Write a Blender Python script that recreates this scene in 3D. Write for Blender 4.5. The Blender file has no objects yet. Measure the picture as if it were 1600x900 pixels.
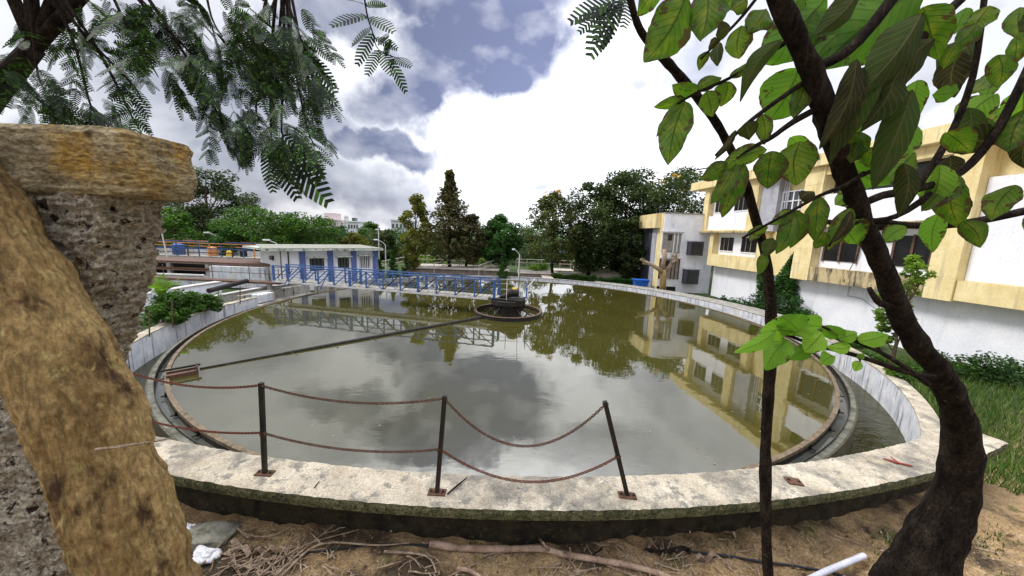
import bpy, math, random
import numpy as np
from mathutils import Vector, Matrix
R = math.radians
random.seed(7)
rng = np.random.default_rng(11)
SC = bpy.context.scene
COL = SC.collection

# ------------------------------------------------------------------ survey: pixel <-> world (metres, water level z = 0)
F, PITCH, ROLL, CZ = 531.2, .1587, .0347, 4.227
TX, TY = -.17, 17.76                 # centre of the round tank


def ray(px, py):
    u = (px - 800) / F; v = (py - 450) / F
    c, s = math.cos(ROLL), math.sin(ROLL)
    u, v = c * u + s * v, -s * u + c * v
    cp, sp = math.cos(PITCH), math.sin(PITCH)
    return Vector((u, cp - sp * v, -sp - cp * v))


def atZ(px, py, z):
    d = ray(px, py); return Vector((0, 0, CZ)) + d * ((z - CZ) / d.z)


def atY(px, py, Y):
    d = ray(px, py); return Vector((0, 0, CZ)) + d * (Y / d.y)


def ring(r, deg, z=0.):              # deg 0 = towards the camera, + = right
    a = R(deg); return Vector((TX + r * math.sin(a), TY - r * math.cos(a), z))


def sm(a, b, x):
    t = min(1, max(0, (x - a) / (b - a))); return t * t * (3 - 2 * t)


PA0, PA1 = -20, 23                   # sector of the raised parapet
PTOP = 2.03


def gz(x, y):
    """height of the ground outside the tank"""
    h = .1 - .5 * sm(8.5, 15, y) + 1.42 * sm(7.0, 3.3, y)
    dx, dy = x - TX, y - TY
    r = math.hypot(dx, dy); a = math.degrees(math.atan2(dx, -dy))
    if PA0 - 1 < a < PA1:
        if r < 15.06: h = .1
    else:
        b0 = .1 - .5 * sm(8.5, 15, y); h = b0 + (h - b0) * sm(14.6, 16.2, r)
    if y > 26: h += .3 * sm(30, 34, y)
    if r > 15: h += .03 * math.sin(x * 2.1 + 1) * math.sin(y * 1.7) + .012 * math.sin(x * 9 + y * 4) + .01 * math.sin(x * 5 - y * 13)
    return h


# ------------------------------------------------------------------ materials
def _n(nt, t, **kw):
    n = nt.nodes.new(t)
    for k, v in kw.items(): setattr(n, k, v)
    return n


def _base(name):
    m = bpy.data.materials.new(name); m.use_nodes = True
    nt = m.node_tree; nt.nodes.clear()
    o = _n(nt, 'ShaderNodeOutputMaterial'); b = _n(nt, 'ShaderNodeBsdfPrincipled')
    nt.links.new(b.outputs[0], o.inputs[0])
    return m, nt, b, o


def _coord(nt, stretch=(1, 1, 1), local=False):
    mp = _n(nt, 'ShaderNodeMapping'); mp.inputs['Scale'].default_value = stretch
    if local:
        tc = _n(nt, 'ShaderNodeTexCoord'); nt.links.new(tc.outputs['Object'], mp.inputs[0])
    else:
        g = _n(nt, 'ShaderNodeNewGeometry'); nt.links.new(g.outputs['Position'], mp.inputs[0])
    return mp.outputs[0]


def _noise(nt, co, scale, detail=6, rough=.6, dist=0.):
    n = _n(nt, 'ShaderNodeTexNoise'); n.inputs['Scale'].default_value = scale
    n.inputs['Detail'].default_value = detail; n.inputs['Roughness'].default_value = rough
    n.inputs['Distortion'].default_value = dist
    nt.links.new(co, n.inputs['Vector']); return n.outputs['Fac']


def _ramp(nt, fac, stops):
    r = _n(nt, 'ShaderNodeValToRGB'); e = r.color_ramp.elements
    while len(e) < len(stops): e.new(.5)
    for el, (p, c) in zip(e, stops):
        el.position = p; el.color = (*c, 1) if len(c) == 3 else c
    nt.links.new(fac, r.inputs[0]); return r.outputs[0]


def _mix(nt, fac, a, b):
    m = _n(nt, 'ShaderNodeMix', data_type='RGBA')
    nt.links.new(fac, m.inputs[0]) if not isinstance(fac, (int, float)) else setattr(m.inputs[0], 'default_value', fac)
    for s, i in ((a, 6), (b, 7)):
        if isinstance(s, tuple): m.inputs[i].default_value = (*s, 1)
        else: nt.links.new(s, m.inputs[i])
    return m.outputs[2]


def M(name, c1, c2, scale=3, rough=.85, bump=.3, bscale=25, stretch=(1, 1, 1), over=(), metal=0, bdist=.02, local=False, lo=.35, hi=.65, spec=.25, grain=.25, gscale=None):
    """mottled surface; over = [(colour, scale, stretch, lo, hi)] are stains with a shape of their own"""
    m, nt, b, o = _base(name)
    co = _coord(nt, stretch, local)
    col = _ramp(nt, _noise(nt, co, scale, 8), [(lo, c1), (hi, c2)])
    for (c, s, st, l, h) in over:
        f = _noise(nt, _coord(nt, st, local), s, 7, .65)
        k = _ramp(nt, f, [(l, (0, 0, 0)), (h, (1, 1, 1))])
        col = _mix(nt, k, col, c)
    if grain:
        gf = _ramp(nt, _noise(nt, co, gscale or bscale * 1.4, 4, .75), [(.36, (1 - grain,) * 3), (.64, (1 + grain,) * 3)])
        mm = _n(nt, 'ShaderNodeMix', data_type='RGBA', blend_type='MULTIPLY'); mm.inputs[0].default_value = 1
        nt.links.new(col, mm.inputs[6]); nt.links.new(gf, mm.inputs[7]); col = mm.outputs[2]
    nt.links.new(col, b.inputs['Base Color'])
    b.inputs['Roughness'].default_value = rough; b.inputs['Metallic'].default_value = metal
    b.inputs['Specular IOR Level'].default_value = spec
    if bump:
        bp = _n(nt, 'ShaderNodeBump'); bp.inputs['Strength'].default_value = bump; bp.inputs['Distance'].default_value = bdist
        nt.links.new(_noise(nt, _coord(nt, (1, 1, 1), local), bscale, 9, .7), bp.inputs['Height']); nt.links.new(bp.outputs[0], b.inputs['Normal'])
    return m


def LEAF(name, ca, cb, cc=None, trans=.35, rough=.6, veins=False, clump=.5, vc=(.018, .035, .008), pc=(.28, .27, .035), pk=.75, spec=.3, be=.75):
    m, nt, b, o = _base(name)
    g = _n(nt, 'ShaderNodeNewGeometry')
    stops = [(0, ca), (.6, cb)] + ([(1, cc)] if cc else [])
    col = _ramp(nt, g.outputs['Random Per Island'], stops)
    if clump:
        f = _noise(nt, _coord(nt), clump, 3)
        k = _ramp(nt, f, [(.35, (.62, .62, .62)), (.68, (1.3, 1.25, 1.1))])
        mm = _n(nt, 'ShaderNodeMix', data_type='RGBA', blend_type='MULTIPLY'); mm.inputs[0].default_value = 1
        nt.links.new(col, mm.inputs[6]); nt.links.new(k, mm.inputs[7]); col = mm.outputs[2]
    if veins:
        uv = _n(nt, 'ShaderNodeUVMap'); sx = _n(nt, 'ShaderNodeSeparateXYZ'); nt.links.new(uv.outputs[0], sx.inputs[0])
        def mth(op, a, bb=None, cl=False):
            q = _n(nt, 'ShaderNodeMath', operation=op, use_clamp=cl)
            for i, s in enumerate((a, bb)):
                if s is None: continue
                if isinstance(s, (int, float)): q.inputs[i].default_value = s
                else: nt.links.new(s, q.inputs[i])
            return q.outputs[0]
        av = mth('ABSOLUTE', mth('SUBTRACT', sx.outputs[1], .5))
        w = mth('FRACT', mth('MULTIPLY', mth('SUBTRACT', sx.outputs[0], mth('MULTIPLY', av, .55)), 8.5))
        side = mth('SUBTRACT', 1, mth('MULTIPLY', mth('ABSOLUTE', mth('SUBTRACT', w, .5)), 6), True)
        mid = mth('SUBTRACT', 1, mth('MULTIPLY', av, 26), True)
        vv = mth('MAXIMUM', mth('MULTIPLY', mth('MULTIPLY', side, _noise(nt, _coord(nt), 30, 2)), .95), mid)
        f2 = _noise(nt, _coord(nt), 22, 5)
        patch = _ramp(nt, f2, [(.42, (0, 0, 0)), (.66, (pk, pk, pk))])
        near = mth('SUBTRACT', 1, mth('MULTIPLY', av, 2.6), True)
        col = _mix(nt, mth('MULTIPLY', patch, near), col, pc)
        col = _mix(nt, mth('MULTIPLY', vv, .85), col, vc)
        f3 = mth('ADD', mth('MULTIPLY', _noise(nt, _coord(nt), 34, 4), 1.0), mth('MULTIPLY', av, .62))
        col = _mix(nt, _ramp(nt, f3, [(be, (0, 0, 0)), (be + .04, (1, 1, 1))]), col, (.06, .04, .018))
        bp = _n(nt, 'ShaderNodeBump'); bp.inputs['Strength'].default_value = .6; bp.inputs['Distance'].default_value = .004
        nt.links.new(mth('SUBTRACT', _noise(nt, _coord(nt), 60, 4), vv), bp.inputs['Height']); nt.links.new(bp.outputs[0], b.inputs['Normal'])
    nt.links.new(col, b.inputs['Base Color']); b.inputs['Roughness'].default_value = rough
    b.inputs['Specular IOR Level'].default_value = spec
    t = _n(nt, 'ShaderNodeBsdfTranslucent')
    tc = _n(nt, 'ShaderNodeMix', data_type='RGBA', blend_type='MULTIPLY'); tc.inputs[0].default_value = 1
    nt.links.new(col, tc.inputs[6]); tc.inputs[7].default_value = (1.5, 1.8, .7, 1)
    nt.links.new(tc.outputs[2], t.inputs[0])
    ms = _n(nt, 'ShaderNodeMixShader'); ms.inputs[0].default_value = trans
    nt.links.new(b.outputs[0], ms.inputs[1]); nt.links.new(t.outputs[0], ms.inputs[2]); nt.links.new(ms.outputs[0], o.inputs[0])
    return m


def WATER(name, c1, c2, rough=.02, ior=1.4, rip=.05, scale=1.3):
    m, nt, b, o = _base(name)
    co = _coord(nt)
    col = _ramp(nt, _noise(nt, co, .25, 5, .6, .5), [(.35, c1), (.7, c2)])
    nt.links.new(col, b.inputs['Base Color'])
    b.inputs['Roughness'].default_value = rough; b.inputs['IOR'].default_value = ior
    n1 = _noise(nt, _coord(nt, (1, 1.6, 1)), scale, 3, .5, .4)
    n2 = _noise(nt, _coord(nt, (1, 1.5, 1)), scale * 5, 3, .5)
    patch = _ramp(nt, _noise(nt, co, .35, 3), [(.4, (.25, .25, .25)), (.65, (1, 1, 1))])
    a = _n(nt, 'ShaderNodeMath', operation='MULTIPLY'); a.inputs[1].default_value = .22; nt.links.new(n2, a.inputs[0])
    s = _n(nt, 'ShaderNodeMath', operation='ADD'); nt.links.new(n1, s.inputs[0]); nt.links.new(a.outputs[0], s.inputs[1])
    p = _n(nt, 'ShaderNodeMath', operation='MULTIPLY'); nt.links.new(s.outputs[0], p.inputs[0]); nt.links.new(patch, p.inputs[1])
    bp = _n(nt, 'ShaderNodeBump'); bp.inputs['Strength'].default_value = 1; bp.inputs['Distance'].default_value = rip
    nt.links.new(p.outputs[0], bp.inputs['Height']); nt.links.new(bp.outputs[0], b.inputs['Normal'])
    return m


m_water = WATER('murky_water', (.040, .037, .007), (.058, .053, .013), ior=2.6, rip=.0045, scale=.9)
m_channel = WATER('channel_water', (.022, .022, .008), (.05, .048, .018), ior=1.33, rough=.08, rip=.03, scale=3)
m_launder = WATER('launder_water', (.07, .075, .06), (.10, .10, .08), rip=.004)
m_par = M('parapet_concrete', (.34, .29, .21), (.60, .53, .40), 3.5, .95, 1, 45, grain=.28, gscale=60, over=[((.17, .155, .125), 1.7, (1, 1, 1), .47, .62), ((.20, .185, .15), 7, (1, 1, 1), .52, .62), ((.27, .25, .20), 34, (1, 1, 1), .58, .72), ((.12, .11, .09), 90, (1, 1, 1), .64, .70), ((.40, .34, .22), 2.3, (1, 2, 1), .6, .75)], bdist=.012)
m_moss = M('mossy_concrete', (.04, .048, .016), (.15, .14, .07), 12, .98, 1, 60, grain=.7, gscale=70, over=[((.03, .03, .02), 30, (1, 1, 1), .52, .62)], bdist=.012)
m_wallin = M('stained_whitewash', (.50, .52, .56), (.72, .72, .72), 2.5, .9, .25, 20, over=[((.16, .16, .17), 2.2, (2.2, 2.2, .22), .55, .68), ((.07, .07, .06), 6, (1.5, 1.5, .12), .60, .66), ((.50, .46, .26), 1.1, (1, 1, .3), .58, .75)], grain=.08)
m_wallfar = M('weathered_concrete', (.24, .23, .20), (.40, .38, .34), 3, .95, .4, 20, over=[((.04, .04, .035), 3.5, (1.2, 1.2, .2), .55, .64), ((.22, .20, .12), 1.4, (1, 1, 1), .55, .7)])
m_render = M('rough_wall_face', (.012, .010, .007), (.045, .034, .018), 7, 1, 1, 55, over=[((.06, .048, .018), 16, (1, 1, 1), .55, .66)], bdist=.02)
m_rim = M('rusty_brown_rim', (.085, .062, .038), (.19, .145, .09), 8, .8, .4, 40, over=[((.05, .035, .02), 3, (1, 1, 1), .58, .68)])
m_blackened = M('algae_black_steel', (.012, .010, .008), (.035, .028, .018), 6, .7, .5, 40)
m_ledge = M('pale_launder_wall', (.05, .05, .035), (.16, .155, .12), 4, .8, .3, 30)
m_algae = M('algae_streaked_wall', (.02, .018, .012), (.10, .085, .04), 6, .5, .8, 25, stretch=(3, 3, .5))
m_blue = M('blue_paint', (.03, .075, .21), (.06, .135, .33), 6, .6, .15, 40, over=[((.10, .06, .04), 5, (1, 1, 1), .56, .66), ((.2, .24, .34), 9, (1, 1, 1), .60, .68)], grain=.08)
m_blueP = M('pillar_blue_paint', (.08, .115, .28), (.13, .17, .36), 3, .7, .1, 20, grain=.08)
m_deck = M('pale_deck', (.38, .36, .33), (.55, .53, .50), 4, .8, .2, 30)
m_black = M('black_steel', (.010, .009, .008), (.028, .022, .016), 9, .55, .3, 60)
m_rust = M('rusted_iron', (.055, .028, .016), (.14, .07, .04), 25, .85, .5, 90)
m_rustred = M('red_rusted_chain', (.07, .020, .012), (.16, .05, .028), 60, .85, .3, 120)
m_brownrail = M('brown_rail', (.07, .04, .03), (.15, .09, .06), 8, .7, .2, 40)
m_white = M('white_paint', (.70, .71, .74), (.84, .84, .85), 1.6, .85, .1, 12, over=[((.42, .42, .43), 2.2, (1, 1, .3), .58, .78), ((.2, .19, .17), 4, (2, 2, .15), .68, .76)], grain=.08)
m_whiteB = M('bright_white_wall', (.76, .77, .82), (.86, .86, .89), .9, .85, .08, 12, over=[((.62, .62, .65), 1.6, (1.5, 1.5, .18), .55, .75), ((.36, .34, .31), 3, (2, 2, .10), .65, .76)], grain=.08)
m_yellow = M('cream_yellow_paint', (.68, .54, .25), (.80, .68, .38), 1.5, .85, .1, 12, over=[((.45, .37, .22), 2, (1.6, 1.6, .15), .52, .72), ((.20, .16, .10), 3.4, (2, 2, .10), .63, .74)], grain=.08)
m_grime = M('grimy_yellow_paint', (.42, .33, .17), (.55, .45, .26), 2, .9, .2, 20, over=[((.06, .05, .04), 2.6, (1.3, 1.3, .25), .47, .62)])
m_greyW = M('grey_wall', (.33, .33, .37), (.44, .44, .48), 2, .85, .1, 20, over=[((.22, .22, .23), 2, (1, 1, .2), .6, .75)], grain=.08)
m_roof = M('mossy_roof_slab', (.16, .165, .12), (.36, .35, .30), 3, .95, .3, 20, over=[((.08, .09, .05), 3, (1, 1, 1), .55, .68)])
m_fascia = M('flaking_green_fascia', (.30, .37, .32), (.58, .60, .52), 4, .9, .3, 20, over=[((.10, .11, .07), 3, (1, 1, 1), .50, .62)])
m_dark = M('dark_interior', (.006, .006, .007), (.015, .015, .016), 3, .3, 0, spec=.5)
m_shutter = M('dull_shutter', (.22, .20, .17), (.34, .31, .27), 4, .8, .1, 30)
m_acbox = M('dark_cooler_box', (.03, .03, .04), (.07, .07, .085), 5, .5, .1, 30)
m_glass = M('window_glass', (.05, .06, .07), (.08, .09, .10), 3, .15, 0, spec=.6)
m_soil = M('dry_soil', (.19, .12, .056), (.41, .285, .145), 2.6, 1, 1, 32, grain=.45, gscale=60, over=[((.06, .042, .025), 1.5, (1, 1, 1), .46, .60), ((.07, .075, .02), 2.6, (1, 1, 1), .60, .70), ((.36, .25, .13), 45, (1, 1, 1), .62, .66)], bdist=.022)
m_grass = LEAF('grass_blades', (.03, .07, .012), (.07, .14, .025), (.20, .22, .08), .25, clump=2.2)
m_bark = M('dark_bark', (.009, .007, .006), (.036, .027, .020), 16, 1, 1, 60, grain=.6, spec=.08, stretch=(1, 1, .4), over=[((.10, .10, .07), 22, (1, 1, 1), .64, .70)], bdist=.02)
m_barkL = M('far_bark', (.05, .035, .022), (.12, .085, .055), 5, .95, .5, 20)
m_trunk = M('tan_fibrous_bark', (.19, .12, .045), (.40, .28, .115), 5, .98, 1, 40, stretch=(1, 1, .22), grain=.4, gscale=60, over=[((.06, .032, .015), 4.5, (1.6, 1.6, .7), .54, .66), ((.38, .32, .12), 9, (2.5, .6, 1), .58, .7)], bdist=.02)
m_twig = M('dry_twig', (.16, .11, .07), (.40, .30, .21), 20, .9, .5, 70)
m_log = M('tan_branch_bark', (.20, .13, .085), (.44, .31, .22), 9, .85, .6, 60, over=[((.06, .035, .03), 7, (1, 2, 1), .56, .66)])
m_pil = M('eroded_cement', (.26, .215, .145), (.60, .54, .42), 15, .98, 1, 40, grain=.6, gscale=50, over=[((.035, .02, .012), 15, (1, 1, 1), .56, .62), ((.40, .26, .06), 3, (1, 1, 1), .58, .72)], bdist=.05)
m_cap = M('weathered_cap_stone', (.19, .15, .085), (.46, .38, .22), 12, .98, 1, 50, grain=.55, gscale=60, stretch=(.6, .6, 1.6), over=[((.42, .25, .05), 3.2, (1, 1, 1), .50, .66), ((.06, .035, .02), 9, (.6, .6, 2), .62, .70)], bdist=.03)
m_rock = M('grey_green_stone', (.13, .13, .10), (.26, .25, .20), 8, .9, .6, 40)
m_paper = M('crumpled_paper', (.60, .60, .62), (.78, .77, .76), 12, .7, .2, 40, over=[((.25, .35, .5), 14, (1, 1, 1), .6, .65), ((.4, .3, .2), 10, (1, 1, 1), .62, .7)])
m_hose = M('black_rubber_hose', (.012, .012, .013), (.02, .02, .02), 9, .45, 0)
m_pvc = M('pale_grey_pipe', (.45, .45, .50), (.60, .60, .65), 6, .5, .1, 30, grain=.08)
m_bin = M('blue_plastic', (.02, .10, .45), (.03, .16, .60), 4, .45, 0)
m_red = M('salmon_red_paint', (.55, .12, .10), (.68, .20, .16), 3, .8, 0)
m_orange = M('orange_paint', (.50, .20, .07), (.62, .30, .12), 5, .6, 0)
m_yel = M('yellow_paint', (.65, .42, .05), (.75, .52, .08), 5, .6, 0)
m_path = M('pale_paving', (.42, .37, .31), (.58, .52, .45), 2, .9, .2, 20, over=[((.25, .19, .15), 1, (1, 1, 1), .55, .7)])
m_terr = M('dusky_pink_wall', (.20, .15, .13), (.32, .25, .22), 3, .9, .2, 20)
m_farwhite = M('distant_white_block', (.62, .64, .68), (.75, .76, .78), 1, .8, 0)
m_farpink = M('distant_pink_block', (.60, .50, .50), (.72, .62, .60), 1, .8, 0)
m_lamp = M('pale_lamp_metal', (.42, .42, .40), (.6, .6, .58), 4, .5, 0, grain=.08)

# foliage kinds
L_dark = LEAF('dark_leaves', (.022, .040, .012), (.045, .070, .018), (.075, .11, .03), .25)
L_mid = LEAF('mid_green_leaves', (.022, .062, .008), (.048, .115, .012), (.10, .19, .02), .3)
L_deep = LEAF('deep_green_leaves', (.012, .050, .010), (.028, .090, .014), (.065, .15, .025), .3)
L_olive = LEAF('olive_yellow_leaves', (.07, .075, .012), (.13, .13, .02), (.20, .19, .03), .35)
L_brown = LEAF('bronze_leaves', (.040, .042, .018), (.075, .070, .025), (.13, .11, .035), .3)
L_mixed = LEAF('mixed_olive_leaves', (.03, .045, .012), (.06, .075, .018), (.14, .15, .03), .3)
L_lime = LEAF('lime_leaves', (.09, .17, .02), (.16, .27, .03), (.24, .34, .05), .4)
L_haze = LEAF('grey_green_leaves', (.05, .085, .05), (.08, .12, .07), (.12, .16, .10), .25)  # distance haze put into the leaf colour of some far trees
L_big = LEAF('broad_veined_leaf', (.040, .085, .010), (.062, .118, .012), (.095, .155, .018), .50, veins=True, clump=0, rough=.55, spec=.2, vc=(.008, .022, .005), pc=(.27, .26, .035), pk=.6)
L_bright = LEAF('young_bright_leaf', be=.80, ca=(.065, .14, .02), cb=(.10, .20, .028), cc=(.15, .26, .04), trans=.5, vc=(.03, .07, .01), pk=.2, veins=True, clump=0, rough=.6, spec=.12)
L_backlit = LEAF('backlit_leaf', be=.86, ca=(.07, .16, .018), cb=(.15, .29, .03), cc=(.24, .40, .05), trans=.5, vc=(.05, .11, .015), pk=.15, veins=True, clump=0, rough=.6, spec=.12)  # backlight on the low cluster put into a brighter leaf colour
L_dead = LEAF('dark_curled_leaf', be=.84, ca=(.022, .016, .008), cb=(.024, .034, .009), cc=(.035, .06, .012), trans=.3, veins=True, clump=0, rough=.85, pk=.5, pc=(.09, .075, .02), vc=(.10, .10, .05), spec=.1)
L_fern = LEAF('feathery_leaflets', (.007, .013, .004), (.012, .028, .006), (.06, .15, .018), .2, clump=3, rough=.7)
m_flower = M('yellow_blossom', (.55, .30, .02), (.70, .42, .03), 5, .7, 0)


# ------------------------------------------------------------------ object plumbing
def tag(o, label=None, cat=None, group=None, kind=None):
    if label: o['label'] = label
    if cat: o['category'] = cat
    if group: o['group'] = group
    if kind: o['kind'] = kind
    return o


def thing(name, loc, label, cat, group=None):
    o = bpy.data.objects.new(name, None); COL.objects.link(o); o.location = loc
    o.empty_display_size = .2
    return tag(o, label, cat, group)


def wloc(o):
    v = Vector((0, 0, 0))
    while o is not None: v += o.location; o = o.parent
    return v


class MB:
    def __init__(s): s.v = []; s.f = []; s.uv = []

    def add(s, vs, fs):
        n = len(s.v); s.v += [tuple(q) for q in vs]; s.f += [tuple(i + n for i in f) for f in fs]; return s

    def box(s, c, d, rz=0, rot=None):
        hx, hy, hz = (q / 2 for q in d)
        m = rot if rot is not None else Matrix.Rotation(rz, 3, 'Z')
        vs = [Vector(c) + m @ Vector((x, y, z)) for x in (-hx, hx) for y in (-hy, hy) for z in (-hz, hz)]
        return s.add(vs, [(0, 1, 3, 2), (4, 6, 7, 5), (0, 4, 5, 1), (2, 3, 7, 6), (0, 2, 6, 4), (1, 5, 7, 3)])

    def bar(s, a, b, w, h=None):
        """square bar from a to b; w wide, h high"""
        a, b = Vector(a), Vector(b); h = h or w
        d = (b - a).normalized(); up = Vector((0, 0, 1))
        if abs(d.z) > .95: up = Vector((0, 1, 0))
        sd = d.cross(up).normalized(); u = sd.cross(d)
        vs = [p + sd * (sx * w / 2) + u * (sz * h / 2) for p in (a, b) for sx, sz in ((-1, -1), (1, -1), (1, 1), (-1, 1))]
        return s.add(vs, [(0, 3, 2, 1), (4, 5, 6, 7), (0, 1, 5, 4), (1, 2, 6, 5), (2, 3, 7, 6), (3, 0, 4, 7)])

    def tube(s, pts, rad, n=8, cap=True, wob=0.):
        pts = [Vector(p) for p in pts]
        if isinstance(rad, (int, float)): rad = [rad] * len(pts)
        base = len(s.v); k = len(pts); prev = None
        for i, p in enumerate(pts):
            d = (pts[min(i + 1, k - 1)] - pts[max(i - 1, 0)]).normalized()
            if prev is None:
                ref = Vector((0, 0, 1)) if abs(d.z) < .9 else Vector((1, 0, 0))
                a = d.cross(ref).normalized()
            else:
                a = (prev - d * prev.dot(d)).normalized()
            prev = a; b = d.cross(a)
            for j in range(n):
                t = 2 * math.pi * j / n; r = rad[i] * (1 + wob * (random.random() - .5))
                s.v.append(tuple(p + (a * math.cos(t) + b * math.sin(t)) * r))
        for i in range(k - 1):
            for j in range(n):
                q = base + i * n
                s.f.append((q + j, q + (j + 1) % n, q + n + (j + 1) % n, q + n + j))
        if cap:
            s.f.append(tuple(base + j for j in reversed(range(n)))); s.f.append(tuple(base + (k - 1) * n + j for j in range(n)))
        return s

    def arc(s, r0, r1, z0, z1, a0=0, a1=360, n=180, cx=TX, cy=TY):
        """ring wall of rectangular section; angles as in ring()"""
        full = abs(a1 - a0) >= 359.9; base = len(s.v); m = n if full else n + 1
        for i in range(m):
            a = R(a0 + (a1 - a0) * i / n)
            for r, z in ((r0, z0), (r1, z0), (r1, z1), (r0, z1)):
                s.v.append((cx + r * math.sin(a), cy - r * math.cos(a), z))
        for i in range(n):
            q = base + i * 4; w = base + ((i + 1) % m) * 4
            for j in range(4):
                s.f.append((q + j, w + j, w + (j + 1) % 4, q + (j + 1) % 4))
        if not full:
            s.f.append((base, base + 3, base + 2, base + 1)); q = base + n * 4; s.f.append((q, q + 1, q + 2, q + 3))
        return s

    def disc(s, r0, r1, z, n=120, rings=1, cx=TX, cy=TY):
        base = len(s.v)
        for k in range(rings + 1):
            r = r0 + (r1 - r0) * k / rings
            for i in range(n):
                a = 2 * math.pi * i / n; s.v.append((cx + r * math.sin(a), cy - r * math.cos(a), z))
        for k in range(rings):
            for i in range(n):
                q = base + k * n; s.f.append((q + i, q + (i + 1) % n, q + n + (i + 1) % n, q + n + i))
        return s

    def build(s, name, mat, parent=None, loc=None, smooth=False, bevel=0):
        me = bpy.data.meshes.new(name)
        off = wloc(parent) if parent is not None else Vector(loc or (0, 0, 0))
        me.from_pydata([(x - off.x, y - off.y, z - off.z) for x, y, z in s.v], [], s.f)
        if s.uv and len(s.uv) == len(s.v):
            l = me.uv_layers.new(name='UVMap')
            li = np.empty(len(me.loops), np.int32); me.loops.foreach_get('vertex_index', li)
            l.data.foreach_set('uv', np.array(s.uv, np.float32)[li].ravel())
        me.validate(); me.materials.append(mat)
        if smooth: me.polygons.foreach_set('use_smooth', [True] * len(me.polygons))
        o = bpy.data.objects.new(name, me); COL.objects.link(o)
        if parent is not None: o.parent = parent
        else: o.location = off
        if bevel:
            b = o.modifiers.new('bevel', 'BEVEL'); b.width = bevel; b.segments = 2; b.limit_method = 'ANGLE'
        return o


def npmesh(name, V, Q, mat, parent=None, loc=None, uv=None):
    """V (n,3), Q (m,4) numpy arrays -> one mesh"""
    off = wloc(parent) if parent is not None else Vector(loc or (0, 0, 0))
    me = bpy.data.meshes.new(name); V = V - np.array(off)
    me.vertices.add(len(V)); me.vertices.foreach_set('co', V.astype(np.float32).ravel())
    me.loops.add(Q.size); me.loops.foreach_set('vertex_index', Q.astype(np.int32).ravel())
    me.polygons.add(len(Q)); k = Q.shape[1]
    me.polygons.foreach_set('loop_start', np.arange(0, Q.size, k, dtype=np.int32))
    me.polygons.foreach_set('loop_total', np.full(len(Q), k, np.int32))
    me.update(); me.validate(); me.materials.append(mat)
    o = bpy.data.objects.new(name, me); COL.objects.link(o)
    if parent is not None: o.parent = parent
    else: o.location = off
    return o


def leafcloud(P, size, flat=.4, aspect=.55, up=None):
    """P (n,3): one rhombic leaf at each point, random directions; returns V, Q"""
    n = len(P)
    d = rng.normal(size=(n, 3)); d[:, 2] *= flat
    d /= np.linalg.norm(d, axis=1)[:, None]
    e = rng.normal(size=(n, 3)); e -= (e * d).sum(1)[:, None] * d; e /= np.linalg.norm(e, axis=1)[:, None]
    s = (size * rng.uniform(.6, 1.35, n))[:, None]
    V = np.stack([P - d * s * .5, P + e * s * aspect * .5 + d * s * .05, P + d * s * .5, P - e * s * aspect * .5 + d * s * .05], 1).reshape(-1, 3)
    return V, np.arange(4 * n).reshape(n, 4)


def cluster_points(C, rad, n, squash=.7):
    """n points round cluster centres C (k,3) with radii rad (k)"""
    k = rng.integers(0, len(C), n)
    d = rng.normal(size=(n, 3)); d /= np.linalg.norm(d, axis=1)[:, None]
    r = rad[k] * (rng.uniform(.15, 1, n) ** .45)
    d[:, 2] *= squash
    return C[k] + d * r[:, None]


PROF = {
    'round': lambda t: math.sin(math.pi * min(1, .12 + .88 * t) ** .9) ** .55,
    'cone': lambda t: max(.06, (1 - t) ** .8 * min(1, .45 + t * 3)),
    'column': lambda t: .35 + .65 * math.sin(math.pi * (.1 + .85 * t)),
    'broad': lambda t: .35 + .65 * math.sin(math.pi * (.05 + .9 * t) ** 1.25),
    'layer': lambda t: (.45 + .55 * math.sin(math.pi * (.1 + .85 * t))) * (1 if int(t * 6) % 2 else .7),
}


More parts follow.
